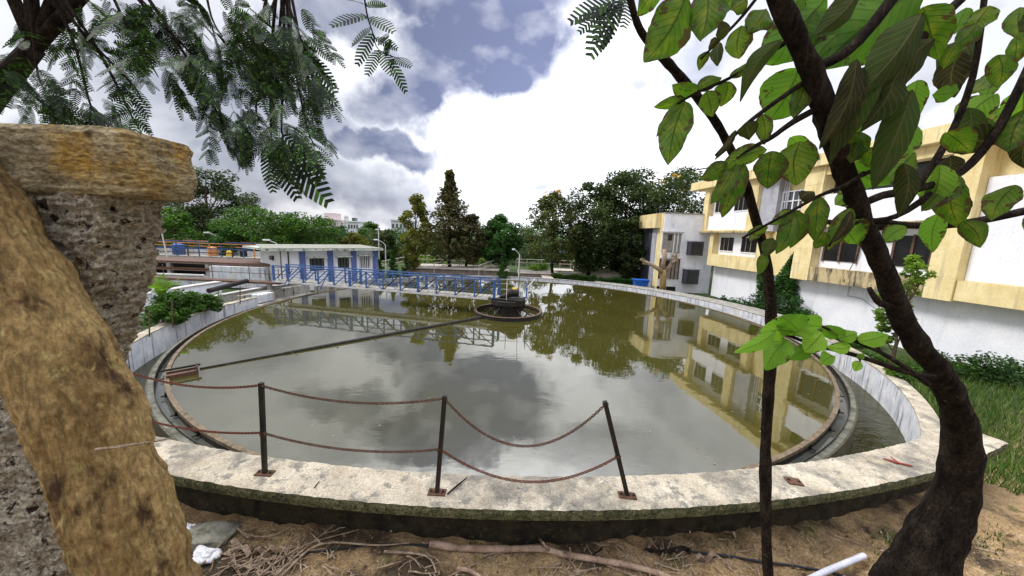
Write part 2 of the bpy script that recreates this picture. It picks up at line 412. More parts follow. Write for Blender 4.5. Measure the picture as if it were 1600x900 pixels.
def tree(name, label, px, Y, top, wpx, leaf, style='round', bare=.25, n=5000, ls=.26, k=34, cr=.3, group=None, cat='tree', trunk_r=None, dx=0., flowers=0, bark=None, base_py=None, branches=True, sq=.7):
    tp = atY(px, top, Y); x, y = tp.x, Y
    gb = gz(x, y); H = tp.z - gb; W = wpx / F * Y * .5
    bx = x + dx
    root = thing(name, (bx, y, gb), label, cat, group)
    tr = trunk_r or max(.05, H * .016)
    zs = gb + H * bare
    C = []; Rr = []
    for i in range(k):
        t = (i + random.random()) / k
        pr = PROF[style](t) * W
        a = random.random() * 2 * math.pi; q = math.sqrt(random.uniform(.12, 1)) * max(0, pr - cr * W * .5)
        c = cr * W * random.uniform(.65, 1.2)
        if style in ('cone', 'column'): c = min(c, max(pr * .8, .12 * W))
        C.append((x + q * math.cos(a), y + q * math.sin(a), zs + (H * (1 - bare) - c * .6) * t)); Rr.append(c)
    C = np.array(C); Rr = np.array(Rr)
    m = MB(); b = bark or m_barkL
    lean = [Vector((bx, y, gb - .1))]
    steps = 7; tipz = gb + H * .86
    for i in range(1, steps + 1):
        t = i / steps
        lean.append(Vector((bx + (x - bx) * t + random.uniform(-1, 1) * tr * .8, y + random.uniform(-1, 1) * tr * .8, gb + (tipz - gb) * t)))
    m.tube(lean, [tr * (1.25 - t * 1.1) if t > 0 else tr * 1.5 for t in np.linspace(0, 1, steps + 1)], 8)
    m.build('trunk', b, root, smooth=True)
    if branches:
        m = MB()
        for j in range(0, k, 2):
            c = Vector(C[j]); t = max(.12, min(.95, (c.z - gb) / H * .75)); i0 = min(steps - 1, int(t * steps))
            s0 = lean[i0].lerp(lean[i0 + 1], t * steps - i0)
            mid = s0.lerp(c, .5) + Vector((0, 0, -.1 * (c - s0).length))
            m.tube([s0, mid, c], [tr * .42 * (1.1 - t), tr * .25 * (1.1 - t) + .01, .012], 5)
        m.build('limb', b, root, smooth=True)
    P = cluster_points(C, Rr, n, sq)
    V, Q = leafcloud(P, ls)
    npmesh('crown', V, Q, leaf, root)
    if flowers:
        i = rng.integers(k // 2, k, 5); P = cluster_points(C[i] + (0, 0, .2 * W), Rr[i] * .5, flowers, .5); P[:, 1] -= .5 * W * .3
        V, Q = leafcloud(P, ls * .7); npmesh('blossom', V, Q, m_flower, root)
    return root


def bush(name, label, c, r, leaf, n=1500, ls=.12, group=None, cat='shrub', k=12, stems=6):
    """c base point, r (rx, ry, h)"""
    c = Vector(c); root = thing(name, c, label, cat, group)
    m = MB()
    C = []; Rr = []
    for i in range(k):
        a = random.random() * 6.283; q = math.sqrt(random.random()) * .75; t = random.uniform(.2, .85)
        f = math.sqrt(max(.05, 1 - (t - .3) ** 2 * 1.6))
        C.append((c.x + q * r[0] * f * math.cos(a), c.y + q * r[1] * f * math.sin(a), c.z + r[2] * t)); Rr.append(min(r) * random.uniform(.25, .45))
    C = np.array(C)
    for i in range(min(k, stems)):
        m.tube([c + Vector((0, 0, -.03)), c.lerp(Vector(C[i]), .5) + Vector((0, 0, .05)), C[i]], [.02, .014, .006], 5)
    m.build('stem', m_barkL, root)
    V, Q = leafcloud(cluster_points(C, np.array(Rr), n, .8), ls)
    npmesh('foliage', V, Q, leaf, root)
    return root


# ------------------------------------------------------------------ ground
def build_ground():
    A = list(np.concatenate([np.arange(-180, -30, 2.), np.arange(-30, -16, .5), np.arange(-16, 18, .16), np.arange(18, 34, .5), np.arange(34, 180, 2.)]))
    RR = list(np.concatenate([[14.4, 14.6, 14.9, 15.055, 15.065], np.arange(15.1, 17.6, .045), np.arange(17.6, 22, .3), [23, 25, 28, 32, 37, 43, 50, 60, 75, 95, 130, 200, 350, 700, 1500]]))
    V = []
    for r in RR:
        for a in A:
            p = ring(r, a); h = gz(p.x, p.y)
            if r > 15.07 and r < 19 and -32 < a < 36:
                h += .022 * (math.sin(p.x * 23 + 3 * math.sin(p.y * 17)) * math.sin(p.y * 29 + p.x * 7)) + random.uniform(-.006, .006)
            V.append((p.x, p.y, h))
    n = len(A); Q = [(k * n + i, k * n + (i + 1) % n, (k + 1) * n + (i + 1) % n, (k + 1) * n + i) for k in range(len(RR) - 1) for i in range(n)]
    o = npmesh('ground', np.array(V), np.array(Q), m_soil)
    o.data.polygons.foreach_set('use_smooth', [True] * len(o.data.polygons))
    # fresh grass colour further away
    tag(o, kind='structure')


def ground_mat():
    nt = m_soil.node_tree; b = next(q for q in nt.nodes if q.type == 'BSDF_PRINCIPLED')
    src = b.inputs['Base Color'].links[0].from_socket
    g = _n(nt, 'ShaderNodeNewGeometry'); sp = _n(nt, 'ShaderNodeSeparateXYZ'); nt.links.new(g.outputs['Position'], sp.inputs[0])
    mr = _n(nt, 'ShaderNodeMapRange'); mr.inputs[1].default_value = 5.5; mr.inputs[2].default_value = 9; nt.links.new(sp.outputs[1], mr.inputs[0])
    gr = _ramp(nt, _noise(nt, _coord(nt), .4, 7), [(.35, (.025, .045, .012)), (.6, (.06, .085, .025)), (.75, (.12, .10, .055))])
    nt.links.new(_mix(nt, mr.outputs[0], src, gr), b.inputs['Base Color'])


ground_mat(); build_ground()

# ------------------------------------------------------------------ water sheets
tag(MB().disc(0.02, 12.84, 0, 160, 10).build('tank_water', m_water), kind='structure')
tag(MB().disc(12.90, 13.12, -.17, 180, 1).build('launder_water', m_launder), kind='structure')
tag(MB().disc(13.20, 14.31, -.80, 180, 2).build('channel_water', m_channel), kind='structure')

# ------------------------------------------------------------------ round settling tank
tank = thing('settling_tank', (TX, TY, -1), 'large round settling tank full of murky green water with brown rim ring', 'settling tank')
rim = MB().arc(12.82, 12.915, -.04, .035, n=220).build('rim', m_rim, tank)
MB().arc(12.86, 12.905, -.6, -.042, n=220).build('rim_skirt', m_blackened, tank)
MB().arc(12.90, 13.20, -1.2, -.21, n=200).build('launder_floor', m_blackened, tank)
lw = MB().arc(13.12, 13.235, -.21, -.045, n=220).build('launder_wall', m_ledge, tank)
w = MB()
for i in range(520):                                    # v-notch weir plate
    a = 360 * i / 520; b = 360 * (i + 1) / 520; q = (a + b) / 2
    z = -.055
    p = [ring(13.108, a, z - .09), ring(13.108, b, z - .09), ring(13.108, b, z + .055), ring(13.108, q + .13, z + .055), ring(13.108, q, z + .015), ring(13.108, q - .13, z + .055), ring(13.108, a, z + .055)]
    o2 = [ring(13.118, a, z - .09), ring(13.118, b, z - .09), ring(13.118, b, z + .055), ring(13.118, q + .13, z + .055), ring(13.118, q, z + .015), ring(13.118, q - .13, z + .055), ring(13.118, a, z + .055)]
    fs = [(0, 1, 2, 3, 4, 5, 6), (13, 12, 11, 10, 9, 8, 7)] + [(j, (j + 1) % 7 + 0, (j + 1) % 7 + 7, j + 7) for j in range(1, 6)]
    w.add(p + o2, [tuple(f) for f in fs])
w.build('weir_plate', m_blackened, lw)
br = None
for i in range(60):                                     # brackets between rim and launder wall
    a = i * 6 + 1.2
    if abs(((a + 180) % 360) - 180) > 75: continue
    m = MB(); c0 = ring(12.93, a, -.10)
    m.bar(ring(12.925, a, -.02), ring(12.925, a, -.14), .03, .03); m.bar(ring(12.92, a, -.09), ring(13.02, a, -.10), .045, .03); m.bar(ring(12.99, a - .2, -.095), ring(12.99, a + .2, -.095), .03, .02)
    m.build('bracket', m_black, tank)
MB().arc(13.236, 13.27, -1.2, -.05, n=220).build('overflow_face', m_algae, tank)
MB().arc(13.27, 14.28, -1.3, -1.1, n=120).build('channel_floor', m_blackened, tank)

# lower outer wall: whitewashed on the left, weathered beyond
SW0, SW1 = -94.5, -112
wl = thing('tank_wall', ring(14.4, -60, -1), 'streaked whitewashed curved wall with pale coping round the near side of the tank', 'wall')
MB().arc(14.28, 14.60, -1.25, .135, SW0, 180, n=260).build('wall_face', m_wallin, wl)
MB().arc(14.26, 14.63, .137, .175, SW0, 78, n=260).build('coping', m_par, wl, bevel=.008)
MB().arc(14.26, 14.63, .137, .175, 78.05, 180, n=160).build('coping', m_wallfar, wl, bevel=.008)
w2 = thing('tank_wall', ring(14.6, 200, -1), 'dark stained grey concrete wall behind the blue bridge end at the far side of the tank', 'wall')
MB().arc(14.26, 14.62, -1.25, .17, 180.03, 360 + SW1, n=120).build('wall_face', m_wallfar, w2)
MB().arc(15.2, 15.5, -1.2, .2, SW0 + .4, SW1 - .4, n=30).build('setback_wall', m_wallfar, w2)
MB().arc(13.3, 15.2, -1.0, -.35, SW0 + .02, SW1 - .5, n=30).build('bench', m_wallfar, w2)
m = MB(); p = ring(14.9, SW0 - 4, -.1); m.box((p.x, p.y, -.06), (.55, 1.1, .5), R(-8)); m.build('concrete_block', m_wallin, w2, bevel=.03)

# raised parapet
par = thing('parapet', ring(15.1, 0, 1.5), 'broad pale concrete parapet slab curving along the near edge of the tank', 'parapet')
m = MB()
na, nr = 300, 14
for i in range(na + 1):
    a = PA0 + (PA1 - PA0) * i / na
    for j in range(nr + 1):
        r = 14.94 + (15.33 - 14.94) * j / nr
        e = min(j, nr - j)
        r2 = r + (0 if 0 < j < nr else random.uniform(-.006, .006)); z = PTOP + random.uniform(-.0015, .0015) - (.010 if e == 0 else 0)
        p = ring(r2, a, z); m.v.append(tuple(p))
for i in range(na):
    for j in range(nr):
        q = i * (nr + 1) + j; m.f.append((q, q + 1, q + nr + 2, q + nr + 1))
m.build('slab_top', m_par, par, smooth=True)
m = MB()
for i in range(na + 1):
    a = PA0 + (PA1 - PA0) * i / na; wv = random.uniform(-.004, .004)
    for r, z in ((15.331 + wv, PTOP - .011), (15.338 + wv, PTOP - .05), (15.33 + wv, PTOP - .105), (15.05, PTOP - .11)):
        m.v.append(tuple(ring(r, a, z)))
for i in range(na):
    for j in range(3): m.f.append((i * 4 + j, i * 4 + j + 1, i * 4 + j + 5, i * 4 + j + 4))
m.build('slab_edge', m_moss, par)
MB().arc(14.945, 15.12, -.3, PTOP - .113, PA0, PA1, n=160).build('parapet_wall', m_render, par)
MB().arc(14.942, 15.32, PTOP - .112, PTOP - .014, PA0 - .0, PA1 + .0, n=160).build('slab_core', m_par, par)

P = []
for i in range(240):
    a = random.uniform(0, 360) if i % 2 else random.gauss(62, 22); r = 12.8 - abs(random.gauss(0, 1.6 if i % 2 else .9)); P.append(tuple(ring(r, a, .006)))
_m = M('floating_scraps', (.10, .08, .03), (.40, .38, .28), 30, .8, 0)
V, Q = leafcloud(np.array(P), .05, .02, .6); V[:, 2] = .004 + .004 * rng.random(len(V)); tag(npmesh('floating_leaves', V, Q, _m), 'tiny leaves and scum scraps drifting on the tank water', 'debris', kind='stuff')
# ------------------------------------------------------------------ chain posts
LP = [(atZ(414, 740, PTOP), atY(408, 598, 2.73)), (atZ(683, 770, PTOP), atY(695, 618, 2.58)), (atZ(980, 775, PTOP), atY(945, 627, 2.61))]
pl = ['black angle-iron chain post standing nearly upright near the leaning trunk', 'middle black chain post with a dry stick lying at its foot', 'black chain post leaning to the left, third along the parapet']


def post(b, t, label, s=.036, plate=True):
    r0 = thing('chain_post', b, label, 'post', 'chain posts on the parapet')
    m = MB(); m.bar(b + Vector((0, 0, .008)), t, s, s * .9); m.build('post', m_black, r0, bevel=.003)
    if plate:
        m = MB(); q = Matrix.Rotation(random.uniform(-.25, .25), 3, 'Z')
        m.box(b + Vector((0, 0, .006)), (.15, .075, .012), rot=q); m.build('base_plate', m_rust, r0, bevel=.002)
        for sx in (-1, 1):
            m = MB(); c = b + q @ Vector((sx * .052, 0, .012)); m.tube([c, c + Vector((0, 0, .014))], .010, 6); m.build('bolt', m_black, r0)
    m = MB(); d = (t - b); 
    m.tube([t - d * .02 + Vector((-s * .7, -.01, 0)), t - d * .02 + Vector((s * .7, -.01, 0))], .007, 6)
    m.build('chain_hook', m_rust, r0); m = MB()
    g = b + d * .44; m.tube([g + Vector((-s * .7, -.01, 0)), g + Vector((s * .7, -.01, 0))], .007, 6)
    m.build('chain_hook', m_rust, r0)
    return b, t


for (b, t), l in zip(LP, pl): post(b, t, l)
bL, tL = atZ(219, 668, PTOP), None
bL = Vector((-3.75, 3.2, PTOP)); tL = atY(194, 574, 3.2)
post(bL, tL, 'black chain post half hidden behind the leaning tan trunk', .05)


def chain(a, b, low, label, mat):
    """hanging chain of real links from a to b through the low point's drop"""
    a, b = Vector(a), Vector(b)
    N = max(8, int((b - a).length * 1.03 / .0235)); pts = []
    for i in range(N + 1):
        t = i / N; p = a.lerp(b, t); p.z -= 4 * low * t * (1 - t); pts.append(p)
    # even spacing
    L = [0]
    for i in range(N): L.append(L[-1] + (pts[i + 1] - pts[i]).length)
    n = int(L[-1] / .0215); out = []
    for k in range(n + 1):
        s = L[-1] * k / n; i = max(0, min(N - 1, next((j for j in range(N) if L[j + 1] >= s), N - 1)))
        out.append(pts[i].lerp(pts[i + 1], (s - L[i]) / max(1e-9, L[i + 1] - L[i])))
    m = MB()
    for k in range(n):
        c = (out[k] + out[k + 1]) / 2; d = (out[k + 1] - out[k]).normalized(); sd = d.cross(Vector((0, 0, 1))).normalized(); u = sd.cross(d)
        e = sd if k % 2 else u
        ring_ = []
        for j in range(8):
            t = 2 * math.pi * j / 8; ring_.append(c + d * (math.cos(t) * .0165) + e * (math.sin(t) * .0105))
        base = len(m.v); f = d.cross(e)
        for j in range(8):
            o = (ring_[j] - c).normalized()
            for q in range(4):
                w = math.pi / 2 * q + .78; m.v.append(tuple(ring_[j] + (o * math.cos(w) + f * math.sin(w)) * .0038))
        for j in range(8):
            for q in range(4):
                m.f.append((base + j * 4 + q, base + ((j + 1) % 8) * 4 + q, base + ((j + 1) % 8) * 4 + (q + 1) % 4, base + j * 4 + (q + 1) % 4))
    o = m.build('chain', mat, None, loc=a)
    tag(o, label, 'chain', 'rusty chains hung between the posts')


def on(p, f): return p[0].lerp(p[1], f) + Vector((0, -.012, 0))


P0 = (bL, tL); P1, P2, P3 = LP
chain(on(P0, .97), on(P1, .98), .085, 'upper rusty chain running from the trunk to the first upright post', m_rustred)
chain(on(P0, .30), on(P1, .47), .06, 'lower rusty chain running from the trunk to the first upright post', m_rustred)
chain(on(P1, .98), on(P2, .98), .095, 'upper chain, gently sagging, between the first upright post and the middle post', m_rust)
chain(on(P1, .47), on(P2, .47), .085, 'lower chain, gently sagging, between the first upright post and the middle post', m_rust)
chain(on(P2, .98), on(P3, .98), .40, 'upper of two deeply sagging chains between middle and leaning post', m_rust)
chain(on(P2, .47), on(P3, .44), .27, 'lower of two deeply sagging chains, its belly almost touching the parapet', m_rustred)

# left over base plate, stick and red twig on the parapet
c = atZ(1240, 753, PTOP)
t = thing('base_plate', c, 'rusty square plate left bolted to the parapet without its post', 'metal plate')
m = MB(); m.box(c + Vector((0, 0, .008)), (.125, .095, .010), -.2); m.build('plate', m_rust, t, bevel=.002)
for sx in (-1, 1):
    m = MB(); q = c + Vector((sx * .038, -.012 * sx, .012)); m.tube([q, q + Vector((0, 0, .012))], .010, 6); m.build('bolt', m_black, t)
m = MB(); m.tube([atZ(699, 772, PTOP + .012), atZ(714, 759, PTOP + .014), atZ(730, 746, PTOP + .012)], [.007, .008, .005], 6)
tag(m.build('stick', m_bark, loc=atZ(714, 759, PTOP)), 'short dark dry stick lying beside the foot of the middle post', 'stick')
m = MB(); m.tube([atZ(1380, 716, PTOP + .012), atZ(1398, 722, PTOP + .015), atZ(1425, 728, PTOP + .012)], [.006, .011, .008], 6)
m.tube([atZ(1392, 714, PTOP + .012), atZ(1404, 723, PTOP + .018)], [.004, .009], 6)
m_redtw = M('reddish_dead_twig', (.20, .03, .02), (.32, .07, .05), 30, .8, .4, 60)
tag(m.build('twig', m_redtw, loc=atZ(1400, 722, PTOP)), 'curled reddish dead twig at the parapet end close to the thick dark trunk', 'twig')
m = MB(); m.tube([atZ(491, 762, PTOP + .008), atZ(499, 752, PTOP + .010)], [.005, .004], 5)
tag(m.build('twig', m_bark, loc=atZ(495, 757, PTOP)), 'tiny broken twig on the parapet between first and middle posts', 'twig')

# ------------------------------------------------------------------ bridge
CB = Vector((TX, TY, 0))
BL = Vector((-14.55, 21.25, 0)); bd = (BL - CB).normalized(); bn = Vector((-bd.y, bd.x, 0))
if bn.y > 0: bn = -bn                                   # towards the camera
DZ, BH = .80, .98
bridge = thing('truss_bridge', BL + Vector((0, 0, .3)), 'blue steel truss footbridge reaching from the far bank to the middle of the tank', 'footbridge')
LEN = (BL - CB).length + .2
NB = 13
for side, off in ((1, .48), (-1, -.48)):
    def bp(s, z): return CB + bd * s + bn * off + Vector((0, 0, z))
    s0, s1 = .55, LEN
    MB().bar(bp(s0, DZ), bp(s1, DZ), .09, .10).build('bottom_chord', m_deck, bridge)
    MB().bar(bp(s0 + .1, DZ + BH), bp(s1, DZ + BH), .07, .06).build('top_chord', m_blue, bridge)
    for i in range(NB + 1):
        s = s0 + .1 + (s1 - s0 - .2) * i / NB
        wd = .14 if i in (0, 4, 8, 13) else .075
        MB().bar(bp(s, DZ - .1), bp(s, DZ + BH - .03), wd, .06).build('post', m_blue, bridge)
        if i < NB:
            t = s + (s1 - s0 - .2) / NB
            a, b = (bp(s + .05, DZ + BH - .05), bp(t - .05, DZ + .05))
            if i < 7: a, b = bp(s + .05, DZ + .05), bp(t - .05, DZ + BH - .05)
            if i < 7: MB().bar(bp(t, DZ + .05), bp(s, DZ + BH - .05), .045, .045).build('diagonal', m_black if side > 0 and i < 6 else m_blue, bridge)
            else: MB().bar(bp(t, DZ + .05), bp(s, DZ + BH - .05), .045, .045).build('diagonal', m_blue, bridge)
            if i == 6: MB().bar(a, b, .045, .045).build('diagonal', m_blue, bridge)
    for z in (.35, .68):
        MB().bar(bp(s0, DZ + z), bp(s1, DZ + z), .022, .022).build('handrail', m_blue, bridge)
def bq(s, o, z): return CB + bd * s + bn * o + Vector((0, 0, z))
m = MB()
for i in range(60):
    s = .6 + (LEN - .7) * i / 60; m.bar(bq(s + .02, -.4, DZ + .06), bq(s + .02, .4, DZ + .06), .20, .03)
m.build('deck', m_wallfar, bridge)
for s in (LEN - 4.2, LEN - 1.6):                        # raking props at the bank end
    MB().bar(bq(s, .5, DZ + BH - .1), bq(s + .35, .85, DZ - .15), .06, .05).build('prop', m_blue, bridge)

# drive head in the centre
dr = thing('drive_unit', CB, 'black drive column with motor and yellow cap standing in the tank centre', 'machine')
MB().tube([CB + Vector((0, 0, -.8)), CB + Vector((0, 0, .62))], .70, 28).build('column', m_black, dr)
m = MB(); m.tube([CB + Vector((0, 0, .50)), CB + Vector((0, 0, .56)), CB + Vector((0, 0, .78))], [.75, .92, .92], 28); m.build('drive_drum', m_black, dr)
for a in range(0, 360, 45):
    q = Vector((math.cos(R(a)) * .72, math.sin(R(a)) * .72, 0)); MB().bar(CB + q + Vector((0, 0, .15)), CB + q * 1.2 + Vector((0, 0, .52)), .06).build('rib', m_black, dr)
m = MB(); m.box(CB + Vector((-.05, 0, .83)), (1.8, 1.2, .06), math.atan2(bd.y, bd.x)); m.build('platform', m_black, dr)
m = MB(); m.tube([CB + Vector((-.45, -.1, .9)), CB + Vector((-.1, -.1, 1.0)), CB + Vector((.15, -.1, 1.16)), CB + Vector((.55, -.1, 1.14))], [.08, .14, .24, .2], 12); m.build('motor', m_black, dr)
m = MB(); m.tube([CB + Vector((.3, -.1, 1.34)), CB + Vector((.3, -.1, 1.41))], [.13, .12], 14); m.tube([CB + Vector((.3, -.1, 1.2)), CB + Vector((.3, -.1, 1.33))], .08, 8); m.build('motor_cap', m_yel, dr)
m = MB(); m.tube([CB + Vector((.66, -.1, .92)), CB + Vector((.66, -.1, 1.25))], .09, 10); m.build('gearbox', m_lamp, dr)
for (x, y) in ((.95, -.55), (.95, .55), (-.1, -.65), (-.1, .65), (.95, 0)):
    MB().tube([CB + Vector((x, y, .85)), CB + Vector((x, y, 1.8 if x < .9 else 1.7))], .018, 6).build('guard_post', m_blue if x > .9 else m_lamp, dr)
for z in (1.2, 1.5, 1.75):
    MB().tube([CB + Vector((-.9, .65, z)), CB + Vector((.95, .6, z)), CB + Vector((.95, -.55, z))], .014, 5).build('guard_rail', m_lamp, dr)
MB().tube([CB + Vector((.95, -.4, 1.45)), CB + Vector((1.35, -.2, 1.95))], .03, 6).build('lever', m_lamp, dr)
MB().tube([CB + Vector((.55, .5, .85)), CB + Vector((.55, .5, 2.75))], .014, 6).build('lamp_rod', m_brownrail, dr)

well = thing('feed_well', CB, 'dark open ring with struts floating around the centre column', 'steel ring')
MB().arc(1.70, 1.76, -.35, .17, n=72).build('ring_plate', m_black, well)
MB().arc(1.68, 1.79, .172, .20, n=72).build('ring_lip', m_brownrail, well)
for a in (35, 60, 120, 145, 215, 240, 300, 325):
    d = Vector((math.cos(R(a)), math.sin(R(a)), 0))
    MB().bar(CB + d * .7 + Vector((0, 0, .5)), CB + d * 1.7 + Vector((0, 0, -.02)), .05).build('strut', m_black, well)

# skimmer arm
e0 = atZ(312, 577, .0); c0 = CB + (e0 - CB).normalized() * 1.75 + Vector((0, 0, 0))
arm = thing('skimmer_arm', CB + Vector((-1.5, -1, 0)), 'long dark skimmer pipe lying just above the water from centre to rim', 'skimmer arm')
c0.z = .03; e1 = Vector((e0.x, e0.y, .02)); mid = c0.lerp(e1, .62)
MB().tube([c0, mid, c0.lerp(e1, .8)], [.085, .065, .05], 8).build('beam', m_black, arm)
MB().tube([c0.lerp(e1, .78), e1], [.035, .025], 6).build('end_bar', m_black, arm)
ad = (e1 - c0).normalized(); an = Vector((-ad.y, ad.x, 0)); an = an if an.y < 0 else -an
for f in (.2, .53, .66, .78):
    q = c0.lerp(e1, f); MB().tube([q, q + an * .22 + Vector((.05, 0, -.06)), q + an * .3 + Vector((.12, 0, -.02))], .022, 6).build('wiper', m_black, arm)
sb = thing('scum_box', atZ(283, 582, 0), 'rusty open scum box fixed to the inner rim at the end of the skimmer pipe', 'scum box')
p = atZ(284, 583, .05); ang = math.atan2((p - CB).y, (p - CB).x)
for dz, s, mm in ((-.03, (.62, .34, .05), m_brownrail), (.16, (.8, .05, .05), m_black)):
    MB().box(p + Vector((0, 0, dz)), s, ang).build('tray', mm, sb)
rt = Matrix.Rotation(ang, 3, 'Z')
for q, s in (((0, .17, .0), (.62, .03, .10)), ((0, -.17, .0), (.62, .03, .10)), ((-.32, .0, .06), (.04, .34, .22))):
    MB().box(p + rt @ Vector(q), s, ang).build('plate', m_rust, sb)

# catwalk continuing to the left bank
cw = thing('catwalk', Vector((-24, 21.6, .3)), 'thin brown railed catwalk leading from the blue bridge towards the rough pillar', 'catwalk')
a0, a1 = Vector((-14.6, 21.4, .60)), Vector((-45, 22.2, .78))
MB().bar(a0, a1, .8, .09).build('walkway', m_brownrail, cw)
MB().bar(a0 + Vector((0, -.4, .02)), a1 + Vector((0, -.4, .02)), .06, .12).build('edge_beam', m_brownrail, cw)
for z in (.5, .95):
    MB().tube([a0 + Vector((0, .38, z)), a1 + Vector((0, .38, z))], .022, 5).build('handrail', m_brownrail, cw)
for i in range(13):
    q = a0.lerp(a1, i / 12.3); q.y += .38 if i % 3 else -.38
    MB().tube([q, q + Vector((0, 0, .95))], .022, 5).build('rail_post', m_brownrail, cw)
for i in range(5):
    q = a0.lerp(a1, (i * .22 + .03)); MB().bar(q, Vector((q.x, q.y, -.1)), .2).build('pier', m_wallin, cw)


# ------------------------------------------------------------------ pump house
def frame2(A, B):
    d = (B - A); d.z = 0; L = d.length; d.normalize(); n = Vector((d.y, -d.x, 0))
    return d, n, L


HA = atY(440, 440, 23.4); HA.z = 0; HB = atY(589, 430, 27.6); HB.z = 0
d, n, L = frame2(HA, HB)                                 # n points to the tank
if n.y > 0: n = -n
HH = 2.52
hs = thing('pump_house', HA + Vector((0, 0, .05)), 'long low white pump house with blue pillars and a mossy flat roof', 'building')
ZB = -.4


def hp(u, v, z): return HA + d * u + n * v + Vector((0, 0, z))


def hbox(u0, u1, v0, v1, z0, z1, name, mat, par=None, bevel=0):
    c = hp((u0 + u1) / 2, (v0 + v1) / 2, (z0 + z1) / 2)
    return MB().box(c, (u1 - u0, v1 - v0, z1 - z0), math.atan2(d.y, d.x)).build(name, mat, par or hs, bevel=bevel)


def hu(px, py=415):
    """distance along the facade of the pixel column"""
    r = ray(px, py); # solve HA + d*u == t*r (xy)
    den = d.x * r.y - d.y * r.x
    return (r.x * HA.y - r.y * HA.x) / den


DEP = 5.0
wins = [(hu(484), hu(507), 1.03, 1.95), (hu(528), hu(546), 1.15, 1.98), (hu(562), hu(579), 1.10, 2.05)]
u = 0.0
edges = [0.0]
for (a, b, z0, z1) in wins:
    hbox(u, a, -.2, 0, ZB, HH, 'wall', m_white); hbox(a, b, -.2, 0, ZB, z0, 'wall', m_white); hbox(a, b, -.2, 0, z1, HH, 'wall', m_white); u = b
hbox(u, L, -.2, 0, ZB, HH, 'wall', m_white)
hbox(0, .2, -DEP, -.2, ZB, HH, 'wall', m_white); hbox(L - .2, L, -DEP, -.2, ZB, HH, 'wall', m_white); hbox(0, L, -DEP - .2, -DEP, ZB, HH, 'wall', m_white)
for i, (a, b, z0, z1) in enumerate(wins):
    wn = hbox(a, b, -.16, -.12, z0, z1, 'window', m_dark)
    for k in range(6 if i == 2 else 4):
        q = a + (b - a) * (k + .5) / (6 if i == 2 else 4); MB().bar(hp(q, -.07, z0), hp(q, -.07, z1), .05 if i == 2 else .02).build('grille_bar', m_white if i == 2 else m_shutter, wn)
    hbox(a - .15, b + .15, -.05, .42, z1 + .04, z1 + .13, 'window_hood', m_fascia, bevel=.01)
    hbox(a, b, -.05, .06, z0 - .07, z0, 'sill', m_white)
for px in (473, 516.5, 553, 586.5):
    q = hu(px); hbox(q - .19, q + .19, .0, .10, ZB, HH + .0, 'pillar', m_blueP)
hbox(-1.0, L + .35, -DEP - .5, .62, HH, HH + .16, 'roof', m_fascia)
hbox(-.98, L + .33, -DEP - .48, .60, HH + .161, HH + .20, 'roof_covering', m_roof)
q = hu(451); hbox(q - .03, q + .05, .0, .05, .9, HH, 'drainpipe', m_dark)
MB().tube([hp(.02, .25, .2), hp(.02, .25, HH + .2)], .035, 6).build('downpipe', m_rust, hs)
# side face towards the catwalk
side_d = (atY(409, 430, 25.3) - HA); side_d.z = 0
m = MB(); 
e = HA + side_d
m.add([HA + Vector((0, 0, ZB)), e + Vector((0, 0, ZB)), e + Vector((0, 0, HH)), HA + Vector((0, 0, HH)), HA + Vector((.3, .3, ZB)), e + Vector((.3, .3, ZB)), e + Vector((.3, .3, HH)), HA + Vector((.3, .3, HH))],
      [(0, 3, 2, 1), (4, 5, 6, 7), (0, 1, 5, 4), (3, 7, 6, 2), (1, 2, 6, 5), (0, 4, 7, 3)])
m.build('wall', m_white, hs)
q = HA + side_d * .35; MB().box(q + Vector((-.05, -.05, 1.95)), (.5, .12, .28), math.atan2(side_d.y, side_d.x)).build('vent', m_dark, hs)
rc = HA + side_d * .5 + Vector((0, 0, HH + .08)); MB().box(rc + Vector((-.0, .3, 0)), (side_d.length + .9, 2.2, .155), math.atan2(side_d.y, side_d.x)).build('roof', m_fascia, hs)

# street lamps
def lamp(px, py_t, Y, label, H=None, arm_dx=-.9, lean=0., r=.05):
    t = atY(px, py_t, Y); g = gz(t.x, Y); b = Vector((t.x + lean, Y, g))
    root = thing('street_lamp', b, label, 'street lamp', 'street lamps around the grounds')
    MB().tube([b, Vector((t.x, Y, t.z - .35))], [r * 1.3, r], 8).build('pole', m_lamp, root)
    MB().tube([Vector((t.x, Y, t.z - .37)), Vector((t.x + arm_dx * .4, Y, t.z - .1)), Vector((t.x + arm_dx, Y, t.z + .1))], r * .6, 6).build('arm', m_lamp, root)
    MB().box((t.x + arm_dx * 1.25, Y, t.z + .12), (abs(arm_dx) * .6, .2, .12), 0).build('lamp_head', m_farwhite, root, bevel=.02)


lamp(437, 378, 29, 'lamp rising behind the left end of the pump house roof')
lamp(602, 377, 33, 'slim lamp at the right end of the pump house beside the clipped conical shrubs', arm_dx=-.7)
lamp(812, 392, 31, 'lamp beside the bright green conifer above the far tank wall', arm_dx=-.45)
lamp(341, 366, 34, 'lamp in front of the big spreading tree left of the pump house', arm_dx=-.9, lean=.5)
for i, (px, py, Y, l) in enumerate(((252, 360, 27, 'thin leaning pale pole beside the rough pillar'), (591, 352, 32, 'thin pale pole without a lamp by the pump house corner'))):
    t = atY(px, py, Y); b = Vector((t.x + (.35, 0)[i], Y, gz(t.x, Y)))
    tag(MB().tube([b, t], .045, 6).build('pole', m_lamp, loc=b), l, 'pole')

# ------------------------------------------------------------------ works on the left bank
def wbox(x0, x1, y0, y1, z0, z1, rz=0): return MB().box(((x0 + x1) / 2, (y0 + y1) / 2, (z0 + z1) / 2), (x1 - x0, y1 - y0, z1 - z0), rz)


